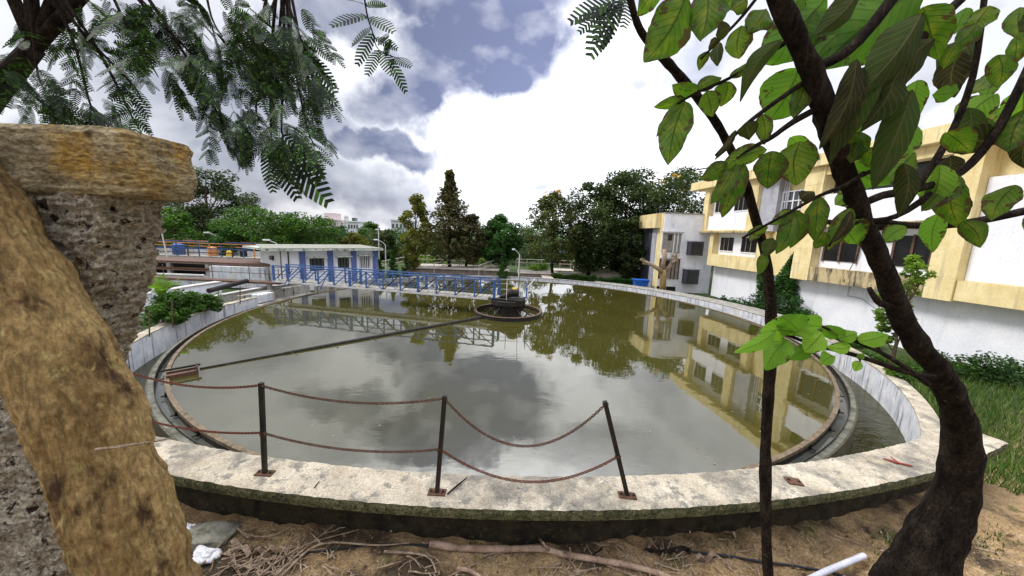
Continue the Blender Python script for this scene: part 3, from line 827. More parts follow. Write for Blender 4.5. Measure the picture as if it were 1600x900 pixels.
bas = thing('concrete_basin', Vector((-24, 25, 0)), 'white walled concrete basin with a brown slab top behind the thin catwalk', 'basin')
wbox(-21.6, -17.6, 24.0, 24.3, -.3, 1.22).build('wall', m_wallin, bas)
wbox(-36, -21.65, 24.2, 24.5, -.3, .42).build('wall', m_wallin, bas)
wbox(-36, -17.9, 26.5, 26.8, -.3, 1.3).build('wall', m_dark, bas)
wbox(-36, -17.0, 24.35, 27.2, 1.30, 1.46).build('slab', m_brownrail, bas)
wbox(-36, -21.7, 24.25, 24.45, .86, 1.0).build('beam', m_rust, bas)
for x in (-22.2, -25, -28, -31): wbox(x, x + .25, 24.36, 24.6, -.3, 1.29).build('pier', m_wallfar, bas)
MB().tube([(-36, 23.9, .5), (-21.9, 23.9, .52)], .09, 8).build('pipe', m_deck, bas)

bk = thing('dosing_platform', Vector((-30, 30, 0)), 'platform crowded with blue and orange railings beyond the concrete basin', 'platform')
wbox(-42, -22.6, 30, 33, -.3, 1.3).build('base', m_wallfar, bk)
for k, (y, z, mm) in enumerate(((30.05, 2.45, m_orange), (30.05, 2.0, m_blue), (31.5, 2.5, m_blue), (32.9, 2.5, m_orange), (31.5, 2.1, m_orange), (30.05, 1.62, m_brownrail))):
    MB().bar((-42, y, z), (-22.7 - k * .4, y, z), .07).build('rail', mm, bk)
for i in range(20):
    x = -41.5 + i * .98; MB().bar((x, 30.05, 1.3), (x, 30.05, 2.47), .07).build('rail_post', (m_blue, m_brownrail, m_blue, m_orange)[i % 4], bk)
for x, c, s in ((-33.5, m_yel, .7), (-27.4, m_orange, .8), (-25.9, m_yel, .5), (-30.5, m_blue, 1.0), (-24.6, m_black, .6)):
    MB().tube([(x, 31.0, 1.3), (x, 31.0, 1.3 + s * .9), (x, 31.0, 1.32 + s)], [s * .45, s * .45, s * .2], 14).build('motor', c, bk)
wbox(-41, -22.9, 32, 32.1, 1.3, 1.75).build('back_panel', m_wallin, bk)

cwl = thing('channel_wall', ring(16.7, -88, 0), 'bright white curved side wall of the inlet channel below the catwalk', 'wall')
MB().arc(17.2, 17.5, -.6, .78, -68, -97, n=40).build('wall_face', m_whiteB, cwl)
MB().arc(17.15, 17.6, .782, .84, -68, -97, n=40).build('coping', m_deck, cwl)
cx2 = thing('channel_wall', ring(16, -92, 0), 'low stained wall between the white channel wall and the tank', 'wall')
MB().arc(15.9, 16.15, -.6, .30, -80, -112, n=40).build('wall_face', m_wallfar, cx2)
MB().arc(15.85, 16.2, .302, .34, -80, -112, n=40).build('coping', m_deck, cx2)
a, b = ring(16.5, -92, .55), ring(16.7, -101, .75)
tag(MB().tube([a, b], .14, 12).build('drain_pipe', m_black, loc=a), 'short black pipe lying on the channel below the catwalk', 'pipe')
p = atZ(225, 478, .1)
tag(wbox(p.x - 3.5, p.x + 1.1, p.y - .3, p.y + .3, -.2, .95).build('low_wall', m_whiteB, loc=(p.x, p.y, 0), bevel=.02), 'short white wall block beside the palm, next to the rough pillar', 'wall')
for px, pb, pt, Y, l in ((341, 482, 455, 0, 'rusty rod standing on the whitewashed tank wall below the drain pipe'), (375, 472, 447, 0, 'rusty rod near the stepped end of the whitewashed tank wall'), (269, 508, 470, 0, 'rusty rod in front of the leafy bush behind the tank wall'), (233, 522, 486, 0, 'rusty rod nearest the rough pillar behind the tank wall')):
    b = atZ(px, pb, .17); t = atY(px, pt, b.y)
    tag(MB().tube([b - Vector((0, 0, .1)), t], .022, 6).build('fence_rod', m_brownrail, loc=b), l, 'rod', 'thin rods along the whitewashed wall')

# ------------------------------------------------------------------ office building on the right
O0 = Vector((16.21, 28.5, 0)); O1 = Vector((17.37, 16.0, 0))
fd, fn, _ = frame2(O0, O1)
if fn.x > 0: fn = -fn                                   # towards the tank
fang = math.atan2(fd.y, fd.x)


def fu(px, py, v=0.):
    """pixel -> (u, z) on the facade plane shifted v towards the tank"""
    r = ray(px, py); A = O0 + fn * v
    den = fd.x * r.y - fd.y * r.x
    uu = (r.x * A.y - r.y * A.x) / den
    P = A + fd * uu; return uu, CZ + r.z * (P.y / r.y)


ob = thing('office_building', O0 + Vector((1, 0, 0)), 'white and cream yellow office building with projecting window bays beside the tank', 'building')


def fb(u0, u1, v0, v1, z0, z1, name, mat, par=None, bevel=0):
    c = O0 + fd * ((u0 + u1) / 2) + fn * ((v0 + v1) / 2) + Vector((0, 0, (z0 + z1) / 2))
    return MB().box(c, (u1 - u0, abs(v1 - v0), z1 - z0), fang).build(name, mat, par or ob, bevel=bevel)


Z1, Z2, ZR = 2.20, 4.95, 8.50       # underside of bays, floor between, roof line
UE = 21.0
fb(0, UE, -.9, -.7, -.5, Z2, 'ground_wall', m_whiteB)
fb(0, UE, -.9, -.7, Z2, ZR, 'upper_wall', m_yellow)
fb(0, .2, -9, -.9, -.5, ZR, 'end_wall', m_whiteB)
fb(UE - .2, UE, -9, -.9, -.5, ZR, 'end_wall', m_whiteB)
fb(0, UE, -9.2, -9, -.5, ZR, 'back_wall', m_whiteB)
fb(-2.9, UE + .5, -9.3, .35, ZR, ZR + .66, 'roof_slab', m_yellow, bevel=.02)


def bay(u0, u1, zb, zt, wz0, wz1, tag_, spandrel, cols, nwin, colw=.45, sill=True):
    """projecting box frame u0..u1, zb..zt with recessed white window wall"""
    fb(u0, u1, -.7, 0, zb, zb + .0 + max(.12, wz0 - zb if not spandrel else .12), 'bay_base', cols)
    fb(u0, u0 + colw, -.7, 0, zb + (wz0 - zb if not spandrel else .12), zt, 'bay_column', cols)
    fb(u1 - colw * 1.3, u1, -.7, 0, zb + (wz0 - zb if not spandrel else .12), zt, 'bay_column', cols)
    z = wz0 if spandrel else wz0
    if spandrel: fb(u0 + colw, u1 - colw * 1.3, -.52, -.16, zb + .12, wz0, 'spandrel', m_whiteB)
    a, b = u0 + colw, u1 - colw * 1.3
    fb(a, b, -.66, -.5, wz0 + .002, zt, 'window_wall', m_whiteB)
    W = (b - a)
    for i in range(nwin):
        c0_ = a + W * (i + .12) / nwin; c1_ = a + W * (i + .74) / nwin
        wn = fb(c0_, c1_, -.5, -.46, wz0 + .32, wz1, 'window', m_dark)
        fb(c0_ - .05, c1_ + .05, -.49, -.42, wz0 + .26, wz0 + .319, 'window_sill', m_white, wn)
        for k in (1, 2):
            q = c0_ + (c1_ - c0_) * k / 3; fb(q - .02, q + .02, -.455, -.43, wz0 + .32, wz1, 'mullion', m_shutter, wn)


# first bay (far): first floor yellow box, second floor with white spandrel
uA1 = fu(1187, 425.7)[0]
bay(0, uA1, Z1, Z2 - .10, Z1 + .95, Z2 - .45, 'a', False, m_yellow, 2)
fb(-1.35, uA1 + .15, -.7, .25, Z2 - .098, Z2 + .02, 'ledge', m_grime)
uB = fu(1177, 356)[0]
bay(-1.3, uB, Z2 + .02, ZR, Z2 + 1.25, ZR - .7, 'b', True, m_yellow, 2, .6)
# stair tower between the bays
uC0 = fu(1236, 433)[0]; uC1 = fu(1263, 435)[0]
uG = fu(1212, 330, -.25)[0]; uL0 = fu(1224, 305, -.6)[0]; uL1 = fu(1261, 300, -.6)[0]
fb(uB + .01, uG, -.7, -.25, Z2, ZR, 'stair_wall', m_greyW)
fb(uA1 + .02, uC0 - .02, -.7, -.45, Z1 - .1, Z2, 'stair_front', m_yellow)
wn = fb(uL0, uL1, -.7, -.6, Z2 + 1.35, Z2 + 2.5, 'louvre_window', m_glass)
for k in range(5):
    q = uL0 + (uL1 - uL0) * k / 4; fb(q - .04, q + .04, -.598, -.55, Z2 + 1.3, Z2 + 2.55, 'louvre_frame', m_white, wn)
for z in (1.35, 1.9, 2.5): fb(uL0 - .1, uL1 + .1, -.597, -.54, Z2 + z - .03, Z2 + z + .03, 'louvre_frame', m_white, wn)
for k in (0, .18, .34):
    q = O0 + fd * (uG + .12 + k) + fn * -.55; MB().tube([q + Vector((0, 0, .2)), q + Vector((0, 0, ZR))], .05, 8).build('drainpipe', m_greyW, ob)
fb(uC0 - 1.9, uC0 - 1.25, -.69, -.62, 1.35, 2.1, 'ground_window', m_dark)
fb(uC0 - 1.98, uC0 - 1.17, -.69, -.60, 2.101, 2.2, 'window_hood', m_white)
# tall yellow column with joints
for k in range(7):
    z0 = Z1 - .05 + k * (ZR - Z1) / 7; fb(uC0, uC1, -.7, .08, z0, z0 + (ZR - Z1) / 7 - .015, 'column_block', m_yellow)
fb(uC0 + .02, uC1 - .02, -.7, .06, Z1, ZR, 'column', m_yellow)
# second bay, grimy underside
uD = uC1 + 5.2
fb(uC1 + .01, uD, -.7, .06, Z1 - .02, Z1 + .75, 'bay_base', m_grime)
fb(uC1 + .01, uD, -.66, -.45, Z1 + .752, Z2 + .2, 'window_wall', m_whiteB)
for (a, b) in ((uC1 + .25, uC1 + 2.0), (uC1 + 3.5, uC1 + 4.9)):
    wn = fb(a, b, -.45, -.40, Z1 + 1.15, Z2 - .2, 'window', m_dark)
    for k in (0, 1, 2): q = a + (b - a) * k / 2; fb(q - .05, q + .05, -.399, -.36, Z1 + 1.1, Z2 - .15, 'window_frame', m_brownrail, wn)
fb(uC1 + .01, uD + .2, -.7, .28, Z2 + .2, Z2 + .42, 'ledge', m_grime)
fb(uC1 + .01, uD, -.6, -.1, Z2 + .43, Z2 + 2.0, 'spandrel', m_whiteB)
fb(uC1 + .01, uD, -.66, -.62, Z2 + 2.0, ZR - .5, 'window', m_dark)
fb(uC1 + .01, uD, -.7, .0, ZR - .5, ZR - .002, 'lintel', m_yellow)
for uu in (uD, uD + 4.2):
    fb(uu + .01, uu + .9, -.7, .08, Z1 - .05, ZR - .004, 'column', m_yellow)
fb(uD + .92, uD + 4.18, -.7, .0, Z1, Z1 + .8, 'bay_base', m_yellow); fb(uD + .92, uD + 4.18, -.6, -.3, Z1 + .81, Z2 + 2, 'spandrel', m_whiteB)
# hanging cable
def fq(px, py, v=0.): uu, z = fu(px, py, v); return O0 + fn * v + fd * uu + Vector((0, 0, z))
MB().tube([fq(1344, 372, -.35), fq(1342, 395, -.35), fq(1333, 412, -.3), fq(1318, 440, .1)], .018, 5).build('cable', m_black, ob)
MB().tube([fq(1328, 446, -.66), fq(1324, 462, -.66), fq(1345, 466, -.66), fq(1365, 480, -.66), fq(1385, 492, -.66)], .018, 5).build('cable', m_greyW, ob)

# low wing
wg = thing('annex', Vector((14.5, 31, 0)), 'grey white two storey annex with yellow corner strip and shuttered windows', 'building')
YW = 29.6; xa = atY(1033, 400, YW).x; xb = atY(1103, 400, YW).x + .6; ZT = 6.35
wbox(xa, xb, YW, 34, -.5, ZT).build('wall', m_white, wg)
wbox(xa - .02, xa + .50, YW - .03, YW + .5, -.5, ZT + .02).build('corner_strip', m_whiteB, wg)
wbox(xa - .06, xa - .001, YW + .1, YW + 1.1, -.5, ZT).build('yellow_strip', m_yellow, wg)
wbox(xa - .5, xa - .06, YW + .6, 34.2, ZT - 1.2, ZT + .03).build('fascia', m_yellow, wg)
wbox(xa - .10, xa - .001, YW + 1.3, YW + 2.1, -.5, ZT - 1.2).build('strip', m_greyW, wg)
wbox(xa - .12, xa - .001, YW + 2.2, YW + 4.2, -.5, ZT - 1.25).build('recess_shade_strip', m_acbox, wg)  # dark box standing in for the shade of a recess
wbox(xa - .05, xb, YW - .06, 34.1, ZT + .001, ZT + .10).build('parapet_coping', m_wallfar, wg)
for k in range(4): MB().tube([(xa + .4 + k * 1.05, YW + .1, ZT), (xa + .4 + k * 1.05, YW + .1, ZT + .38)], .02, 5).build('rebar', m_rust, wg)


def wpx(px, py): q = atY(px, py, YW); return q.x, q.z


for (x0, y0, x1, y1, kind) in ((1035, 364, 1062, 395, 0), (1031, 405, 1058, 436, 1), (1026, 447, 1054, 458, 2)):
    a, zt = wpx(x0, y0); b, zb = wpx(x1, y1)
    wn = wbox(a, b, YW - .05, YW - .001, zb, zt).build('window', m_shutter if kind < 2 else m_dark, wg)
    if kind < 2:
        for f in (.0, .62, .8, 1):
            q = a + (b - a) * f; wbox(q - .035, q + .035, YW - .12, YW - .051, zb - .04, zt + .04).build('window_frame', m_white if not kind else m_rust, wn)
        wbox(a - .1, b + .1, YW - .22, YW - .051, zt + .05, zt + .13).build('window_hood', m_greyW, wn)
        wbox(a + (b - a) * .30, a + (b - a) * .52, YW - .06, YW - .0515, zt - .62, zt - .1).build('pane', m_dark, wn)
for i, (x0, y0, x1, y1) in enumerate(((1074, 377, 1092, 399), (1067, 420, 1085, 443))):
    a, zt = wpx(x0, y0); b, zb = wpx(x1, y1)
    cb = thing('cooler_box', Vector(((a + b) / 2, YW - .3, zb)), ('upper', 'lower')[i] + ' of two dark cooler boxes bolted to the annex wall', 'cooler box', 'cooler boxes on the annex')
    wbox(a, b, YW - .62, YW - .002, zb, zt).build('housing', m_acbox, cb, bevel=.04)
    wbox(a + .18, b - .18, YW - .66, YW - .621, zb + .18, zt - .18).build('louvre', m_dark, cb)
    wbox(a - .05, b + .05, YW - .66, YW - .002, zt + .001, zt + .05).build('lid', m_greyW, cb)

b0 = atZ(1001, 444, .1); b0 = Vector((atY(1001, 440, 30.5).x, 30.5, .0))
bb = thing('plastic_crate', b0, 'bright blue plastic tub at the foot of the annex', 'tub')
m = MB(); z = gz(b0.x, b0.y); zt = atY(1001, 437, 30.5).z; w_ = .62
m.add([b0 + Vector((sx * w_ * k, sy * .4 * k, zz - b0.z)) for zz, k in ((zt - .55, .82), (zt, 1)) for sx, sy in ((-1, -1), (1, -1), (1, 1), (-1, 1))], [(0, 3, 2, 1), (0, 1, 5, 4), (1, 2, 6, 5), (2, 3, 7, 6), (3, 0, 4, 7)])
m.build('tub', m_bin, bb); MB().box(b0 + Vector((0, 0, zt - b0.z)), (1.36, .9, .06)).build('lip', m_bin, bb)
MB().box(b0 + Vector((0, 0, (zt - .56 + z) / 2 - b0.z)), (1.2, .8, zt - .56 - z)).build('plinth', m_wallfar, bb)

# pollarded stump tree
st = thing('pollarded_tree', Vector((atY(1036, 450, 28.3).x, 28.3, .1)), 'bare pollarded tree with stubby sawn limbs in front of the annex', 'tree')
def sp_(px, py, dy=0): return atY(px, py, 28.3 + dy)
MB().tube([sp_(1035, 462), sp_(1036, 440), sp_(1037, 422)], [.30, .22, .22], 10, wob=.2).build('trunk', m_trunk, st, smooth=True)
m_stump = m_twig
for pts, rr in (([(1037, 426), (1026, 418), (1014, 412), (1001, 405)], (.19, .16, .14, .12)), ([(1037, 426), (1047, 416), (1054, 405), (1056, 397)], (.19, .17, .15, .13)), ([(1037, 424), (1036, 412), (1039, 402), (1037, 390)], (.19, .18, .17, .19)), ([(1050, 411), (1060, 404)], (.12, .1)), ([(1014, 412), (1004, 411)], (.1, .12))):
    MB().tube([sp_(*q, random.uniform(-.2, .2)) for q in pts], list(rr), 9, wob=.25).build('limb', m_twig, st, smooth=True)
V, Q = leafcloud(cluster_points(np.array([sp_(1056, 398), sp_(1003, 405), sp_(1050, 400)]), np.array([.3, .2, .25]), 90), .14); npmesh('sprout', V, Q, L_olive, st)

# ------------------------------------------------------------------ garden beyond the tank
gt = thing('garden_terrace', Vector((-4, 37, 0)), 'low terrace with dusky wall and pale paved top beyond the far tank wall', 'terrace')
wbox(-11, -.5, 34.5, 38.4, -.3, .42).build('terrace_wall', m_terr, gt)
wbox(-11.2, -.3, 34.3, 38.6, .421, .52).build('paving', m_path, gt)
wbox(.6, 4.6, 34, 37, -.3, .30).build('terrace_wall', m_terr, gt)
wbox(.5, 4.7, 33.9, 37.1, .301, .38).build('paving', m_path, gt)
wbox(2.9, 3.9, 31.8, 33.88, -.1, .2).build('step', m_path, gt, bevel=.02)
g2 = thing('garden_terrace', Vector((9, 37, 0)), 'raised bed with pale walls below the large dark trees', 'terrace')
wbox(5.2, 14.5, 36, 36.3, -.3, .35).build('terrace_wall', m_path, g2)
wbox(7, 15.5, 39, 39.4, -.2, .75).build('terrace_wall', m_path, g2)
tag(wbox(5, 18, 40.5, 43, -.3, .06).build('path', m_path), kind='structure')


def railing(pts, label, H=.95, mat=m_path, n=8):
    pts = [Vector(p) for p in pts]; root = thing('railing', pts[0], label, 'railing', 'pale garden railings')
    for z in (H, H * .55): MB().tube([p + Vector((0, 0, z)) for p in pts], .04, 5).build('rail', mat, root)
    for i in range(len(pts) - 1):
        for k in range(n if len(pts) == 2 else max(2, n // 2)):
            q = pts[i].lerp(pts[i + 1], k / (n - 1) if len(pts) == 2 else k / max(2, n // 2)); MB().tube([q, q + Vector((0, 0, H))], .035, 5).build('rail_post', mat, root)


railing([(-11, 38.3, .52), (-.5, 38.3, .52)], 'pale railing along the back of the low dusky terrace', n=9)
railing([(-11, 38.2, .5), (-13.5, 34, -.0)], 'sloping railing falling from the terrace towards the pump house', n=5)
railing([(-5.2, 38.2, .55), (-7.8, 33.6, .1)], 'sloping stair rail halfway along the dusky terrace', n=5)
railing([(-1.3, 38.2, .55), (-3.3, 33, .1)], 'sloping stair rail at the terrace end beside the conifer', n=5)
railing([(.4, 42, .2), (14, 42, .2)], 'long pale railing beyond the raised beds below the dark trees', n=11)

gq = atY(884, 411, 50); gp = thing('pavilion', Vector((gq.x, 50, 0)), 'small salmon red arched pavilion with a blue roof seen under the trees', 'pavilion')
z0 = gq.z; zt = atY(884, 395, 50).z
wbox(gq.x - 1.1, gq.x + 1.1, 49.3, 51.5, z0 - .8, z0).build('plinth', m_red, gp)
wbox(gq.x - 1.1, gq.x + 1.1, 49.6, 51.4, zt - .3, zt).build('lintel', m_red, gp)
for k in range(4): x = gq.x - 1 + k * .66; wbox(x - .09, x + .09, 49.5, 49.7, z0, zt - .3).build('column', m_red, gp)
for k in range(3):
    x = gq.x - .67 + k * .66; m = MB()
    for j in range(7):
        a = math.pi * j / 6; m.box((x + math.cos(a) * .24, 49.6, zt - .5 + math.sin(a) * .18), (.1, .12, .1))
    m.build('arch', m_red, gp)
wbox(gq.x - .95, gq.x + .95, 51.2, 51.3, z0, zt - .3).build('back_wall', m_dark, gp)
m = MB(); m.add([(gq.x - 1.3, 49.2, zt), (gq.x + 1.3, 49.2, zt), (gq.x + 1.3, 51.7, zt), (gq.x - 1.3, 51.7, zt), (gq.x - .4, 50.4, zt + .65), (gq.x + .4, 50.4, zt + .65)], [(0, 1, 5, 4), (1, 2, 5), (2, 3, 4, 5), (3, 0, 4), (0, 3, 2, 1)]); m.build('roof', m_blueP, gp)

# distant blocks on the ridge
def block(px0, px1, pt, Y, mat, label, floors=3, cols=4, extra=None):
    a = atY(px0, pt, Y); b = atY(px1, pt, Y); zb = -2
    root = thing('apartment_block', Vector(((a.x + b.x) / 2, Y, zb)), label, 'building', 'pale blocks on the ridge')
    z = (a.z + b.z) / 2
    wbox(a.x, b.x, Y, Y + 14, zb, z).build('wall', mat, root)
    fh = 3.3
    for f in range(floors):
        for c in range(cols):
            x = a.x + (b.x - a.x) * (c + .25) / cols; x1 = a.x + (b.x - a.x) * (c + .75) / cols
            wbox(x, x1, Y - .25, Y - .01, z - 1.2 - f * fh - 1.5, z - 1.2 - f * fh).build('window', m_glass, root)
    wbox(a.x - .4, b.x + .4, Y - .6, Y + 14.4, z + .01, z + .5).build('roof', mat, root)
    return root, a, b, z


r_, a, b, z = block(495, 526, 344, 190, m_farpink, 'pinkish white block with a stepped roof above the dense round tree', 3, 5)
wbox(a.x + 3, b.x - 2.5, 192, 200, z + .51, z + 4).build('roof_room', m_farpink, r_)
block(526.5, 536, 348, 195, m_farwhite, 'low white wing joined to the pinkish ridge block', 2, 3)
r_, a, b, z = block(543, 560, 347, 150, m_farwhite, 'white block with a tank on its roof, middle one on the ridge', 4, 4)
wbox(a.x + 1, a.x + 2.6, 152, 154, z + .51, z + 1.9).build('roof_tank', m_glass, r_)
r_, a, b, z = block(611, 636, 345, 130, m_farwhite, 'white block with dark windows beside the tall yellow-green tree', 4, 4)
wbox(a.x + 2, b.x - 2, 132, 138, z + .51, z + 1.8).build('roof_room', m_farwhite, r_)
ms = thing('radio_mast', Vector((atY(541, 350, 185).x, 185, 0)), 'thin lattice mast on the ridge between the pale blocks', 'mast')
t = atY(541, 337, 185)
for sx, sy in ((-1, -1), (1, -1), (1, 1), (-1, 1)): MB().bar((t.x + sx * 1.2, 185 + sy * 1.2, 0), (t.x + sx * .5, 185 + sy * .5, t.z), .25).build('mast_leg', m_lamp, ms)
for k in range(6): zz = t.z - 1 - k * 2.2; wbox(t.x - .9, t.x + .9, 184.2, 185.8, zz, zz + .2).build('brace', m_lamp, ms)

# ------------------------------------------------------------------ trees beyond
tree('spreading_tree', 'tall spreading tree with open tiered branches above the blue and orange railings', 318, 40, 258, 135, L_dark, 'layer', .24, 15000, .28, 80, .22, flowers=0, trunk_r=.22)
tree('bushy_tree', 'bright green bushy tree right beside the rough pillar', 268, 34, 322, 100, L_mid, 'round', .12, 6500, .26, 40, .3)
tree('bushy_tree', 'tall dark green tree behind the cap of the rough pillar', 215, 42, 285, 130, L_dark, 'round', .15, 7000, .3, 40, .3)
tree('bushy_tree', 'leafy green tree at the far side of the rough pillar', 90, 38, 250, 200, L_mid, 'broad', .12, 9000, .3, 46, .3)
tree('dense_tree', 'broad dense dark green tree with rounded crown left of the pump house', 408, 36, 322, 150, L_mid, 'broad', .06, 17000, .24, 80, .24, trunk_r=.2)
tree('dense_tree', 'dense green tree sloping down behind the pump house roof', 478, 37, 331, 115, L_mid, 'broad', .05, 13000, .24, 70, .24)
tree('dense_tree', 'dark hollow tree filling the gap beside the pump house wall', 372, 33, 352, 70, L_deep, 'broad', .02, 8000, .22, 40, .28)
tree('dense_tree', 'small dark green tree over the middle of the pump house roof', 527, 44, 352, 60, L_deep, 'broad', .05, 5500, .26, 34, .28)
tree('dense_tree', 'olive green tree behind the pump house roof below the ridge blocks', 553, 40, 362, 62, L_olive, 'round', .05, 6000, .25, 40, .28)
tree('dense_tree', 'round green treetop between the ridge blocks', 578, 62, 345, 52, L_mid, 'round', .05, 4500, .35, 30, .3)
tree('dense_tree', 'dark round tree behind the lamp at the pump house end', 602, 46, 357, 52, L_dark, 'broad', .05, 5000, .28, 34, .3)
tree('columnar_tree', 'tall narrow yellow-green tree with a straight trunk', 648, 35, 302, 58, L_olive, 'column', .08, 5200, .30, 48, .34, trunk_r=.12, bark=m_bark)
tree('columnar_tree', 'tallest dark bronze pyramid tree in the middle of the far bank', 703, 36, 265, 116, L_brown, 'cone', .16, 6500, .34, 80, .28, trunk_r=.15, bark=m_bark)
tree('columnar_tree', 'shorter bronze tree touching the tallest pyramid tree', 740, 37, 333, 76, L_brown, 'round', .2, 6000, .30, 34, .3, trunk_r=.12, bark=m_bark, dx=-.8)
tree('round_tree', 'rounded deep green tree with layered boughs right of the bronze trees', 782, 37, 334, 82, L_deep, 'round', .20, 10000, .27, 64, .25, trunk_r=.13, bark=m_bark)
tree('conifer', 'small bright green conifer standing just behind the far tank wall', 787, 32, 384, 22, L_deep, 'cone', .06, 2600, .16, 26, .4, trunk_r=.06)
tree('flowering_tree', 'open tree with yellow blossoms and a forked curved trunk', 866, 34.5, 298, 100, L_mixed, 'round', .22, 6500, .28, 60, .25, trunk_r=.13, flowers=160, bark=m_bark, dx=.3)
tree('large_tree', 'large dark open tree left of the annex, nearest the flowering tree', 930, 36, 284, 118, L_dark, 'broad', .10, 17000, .27, 95, .25, trunk_r=.15, bark=m_bark)
tree('large_tree', 'large dark tree with the highest crown left of the annex', 985, 37, 261, 124, L_dark, 'broad', .06, 24000, .27, 110, .25, trunk_r=.17, bark=m_bark)
tree('large_tree', 'large dark tree with a few yellow blossoms rising behind the annex roof', 1045, 41, 262, 175, L_dark, 'broad', .10, 22000, .3, 110, .25, trunk_r=.18, flowers=120, bark=m_bark)
tree('large_tree', 'drooping dark tree hugging the annex corner', 990, 33.5, 335, 50, L_dark, 'broad', .02, 7000, .24, 40, .28, bark=m_bark)
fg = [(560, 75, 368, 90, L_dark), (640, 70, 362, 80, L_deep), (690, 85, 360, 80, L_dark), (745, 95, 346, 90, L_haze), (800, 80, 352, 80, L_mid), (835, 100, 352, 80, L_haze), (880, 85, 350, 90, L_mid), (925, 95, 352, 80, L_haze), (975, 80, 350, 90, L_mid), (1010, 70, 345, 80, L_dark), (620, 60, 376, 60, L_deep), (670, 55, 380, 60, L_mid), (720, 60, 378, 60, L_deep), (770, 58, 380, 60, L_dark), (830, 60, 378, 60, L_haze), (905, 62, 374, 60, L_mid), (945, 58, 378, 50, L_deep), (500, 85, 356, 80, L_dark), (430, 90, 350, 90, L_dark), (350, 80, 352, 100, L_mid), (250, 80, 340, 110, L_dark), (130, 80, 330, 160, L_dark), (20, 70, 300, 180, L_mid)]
txt = ['dark tree in the far belt behind the pump house end', 'deep green far tree behind the yellow-green column', 'dark far tree framed by the bronze trunks', 'greyish far tree peeping over the bronze tree shoulder', 'far green tree right of the rounded deep green tree', 'hazy grey tree between rounded and flowering trees', 'far green tree above the red pavilion', 'hazy far tree behind the first large dark tree', 'far green tree showing through the large dark crowns', 'far dark tree against the annex edge', 'low deep green tree beyond the clipped shrubs', 'low green tree behind the terrace end', 'low deep green tree behind the terrace middle', 'low dark tree under the rounded tree', 'low hazy tree behind the lamp by the conifer', 'low green tree right of the pavilion', 'low deep green tree behind the raised beds', 'far dark tree under the pinkish ridge block', 'far dark tree behind the broad dense crown', 'far green tree behind the spreading tree', 'far dark tree behind the bushy pillar-side tree', 'far dark tree hidden mostly by the rough pillar', 'far green tree beyond the pillar']
for (px, Y, tp, wd, lf), l in zip(fg, txt):
    tree('far_tree', l, px, Y, tp - 7, wd * 1.12, lf, 'broad', .0, 4800, .42, 40, .28, group='trees of the far belt', branches=False)
for px, Y, tp, wd, l in ((1180, 70, 330, 160, 'far dark tree beyond the office building'), (1560, 45, 200, 260, 'tall tree beyond the near end of the office building')):
    tree('far_tree', l, px, Y, tp, wd, L_dark, 'broad', .0, 5000, .42, 40, .28, group='trees of the far belt', branches=False)

n = 26000; P = np.stack([rng.uniform(-60, 40, n), rng.uniform(46, 54, n), np.zeros(n)], 1); P[:, 2] = -.1 + rng.uniform(0, 1, n) ** .7 * (2.6 + 1.1 * np.sin(P[:, 0] * .55) + .6 * np.sin(P[:, 0] * 1.7 + P[:, 1]))
V, Q = leafcloud(P, .42); tag(npmesh('thicket', V, Q, L_dark), 'dark undergrowth closing the view below the far trees', 'undergrowth', kind='stuff')
# clipped shrubs and hedges
for px, Y, tp, wd, lf, l in ((613, 31, 391, 26, L_deep, 'dark clipped conical shrub at the pump house corner'), (634, 31.5, 398, 22, L_dark, 'lower dark conical shrub beside the yellow-green tree foot'), (592, 30, 404, 16, L_mid, 'small round shrub against the pump house end'), (664, 40, 388, 30, L_lime, 'lime green shrub behind the yellow-green trunk')):
    tree('shrub', l, px, Y, tp, wd, lf, 'cone' if 'conical' in l else 'round', .0, 2200, .15, 22, .4, cat='shrub', branches=False)
for px, Y, w_, h_, lf, l in ((686, 41, 1.6, .9, L_lime, 'lime bush behind the terrace railing near the pyramid tree'), (748, 41, 1.5, .8, L_lime, 'lime bush behind the terrace railing near the rounded tree'), (905, 44, 1.5, 1.0, L_mid, 'green bush beside the red pavilion'), (842, 37, 1.3, .9, L_lime, 'yellow-green bush below the flowering tree'), (1040, 31.2, .01, .01, L_mid, '')):
    if w_ < .1: continue
    p = atY(px, 410, Y); bush('shrub', l, (p.x, Y, gz(p.x, Y)), (w_, 1, h_ * 1.5), lf, 900, .2, 'bushes in the garden')
def hedge(x0, x1, y, h, leaf, label, n=5000):
    root = thing('hedge', Vector(((x0 + x1) / 2, y, gz(x0, y))), label, 'hedge')
    P = np.stack([rng.uniform(x0, x1, n), y + rng.uniform(-.4, .4, n), gz(x0, y) + rng.uniform(0, 1, n) ** .6 * h], 1)
    P[:, 2] += .08 * np.sin(P[:, 0] * 3.3)
    V, Q = leafcloud(P, .13); npmesh('foliage', V, Q, leaf, root)
    m = MB()
    for k in range(12): x = x0 + (x1 - x0) * (k + .5) / 12; m.tube([(x, y, gz(x, y) - .05), (x, y, gz(x, y) + h * .7)], .02, 5)
    m.build('stem', m_barkL, root)


hedge(3.8, 8.2, 33.2, .55, L_mid, 'low clipped hedge behind the far tank wall below the flowering tree')
hedge(8.4, 11.8, 32.2, .6, L_deep, 'dark low hedge behind the far tank wall near the blue tub')
tag(tree('shrub', 'x', 1000, 36, 420, 30, L_dark, 'round', 0, 1800, .15, 20, .4, cat='shrub', branches=False), 'dark round shrub behind the blue tub')

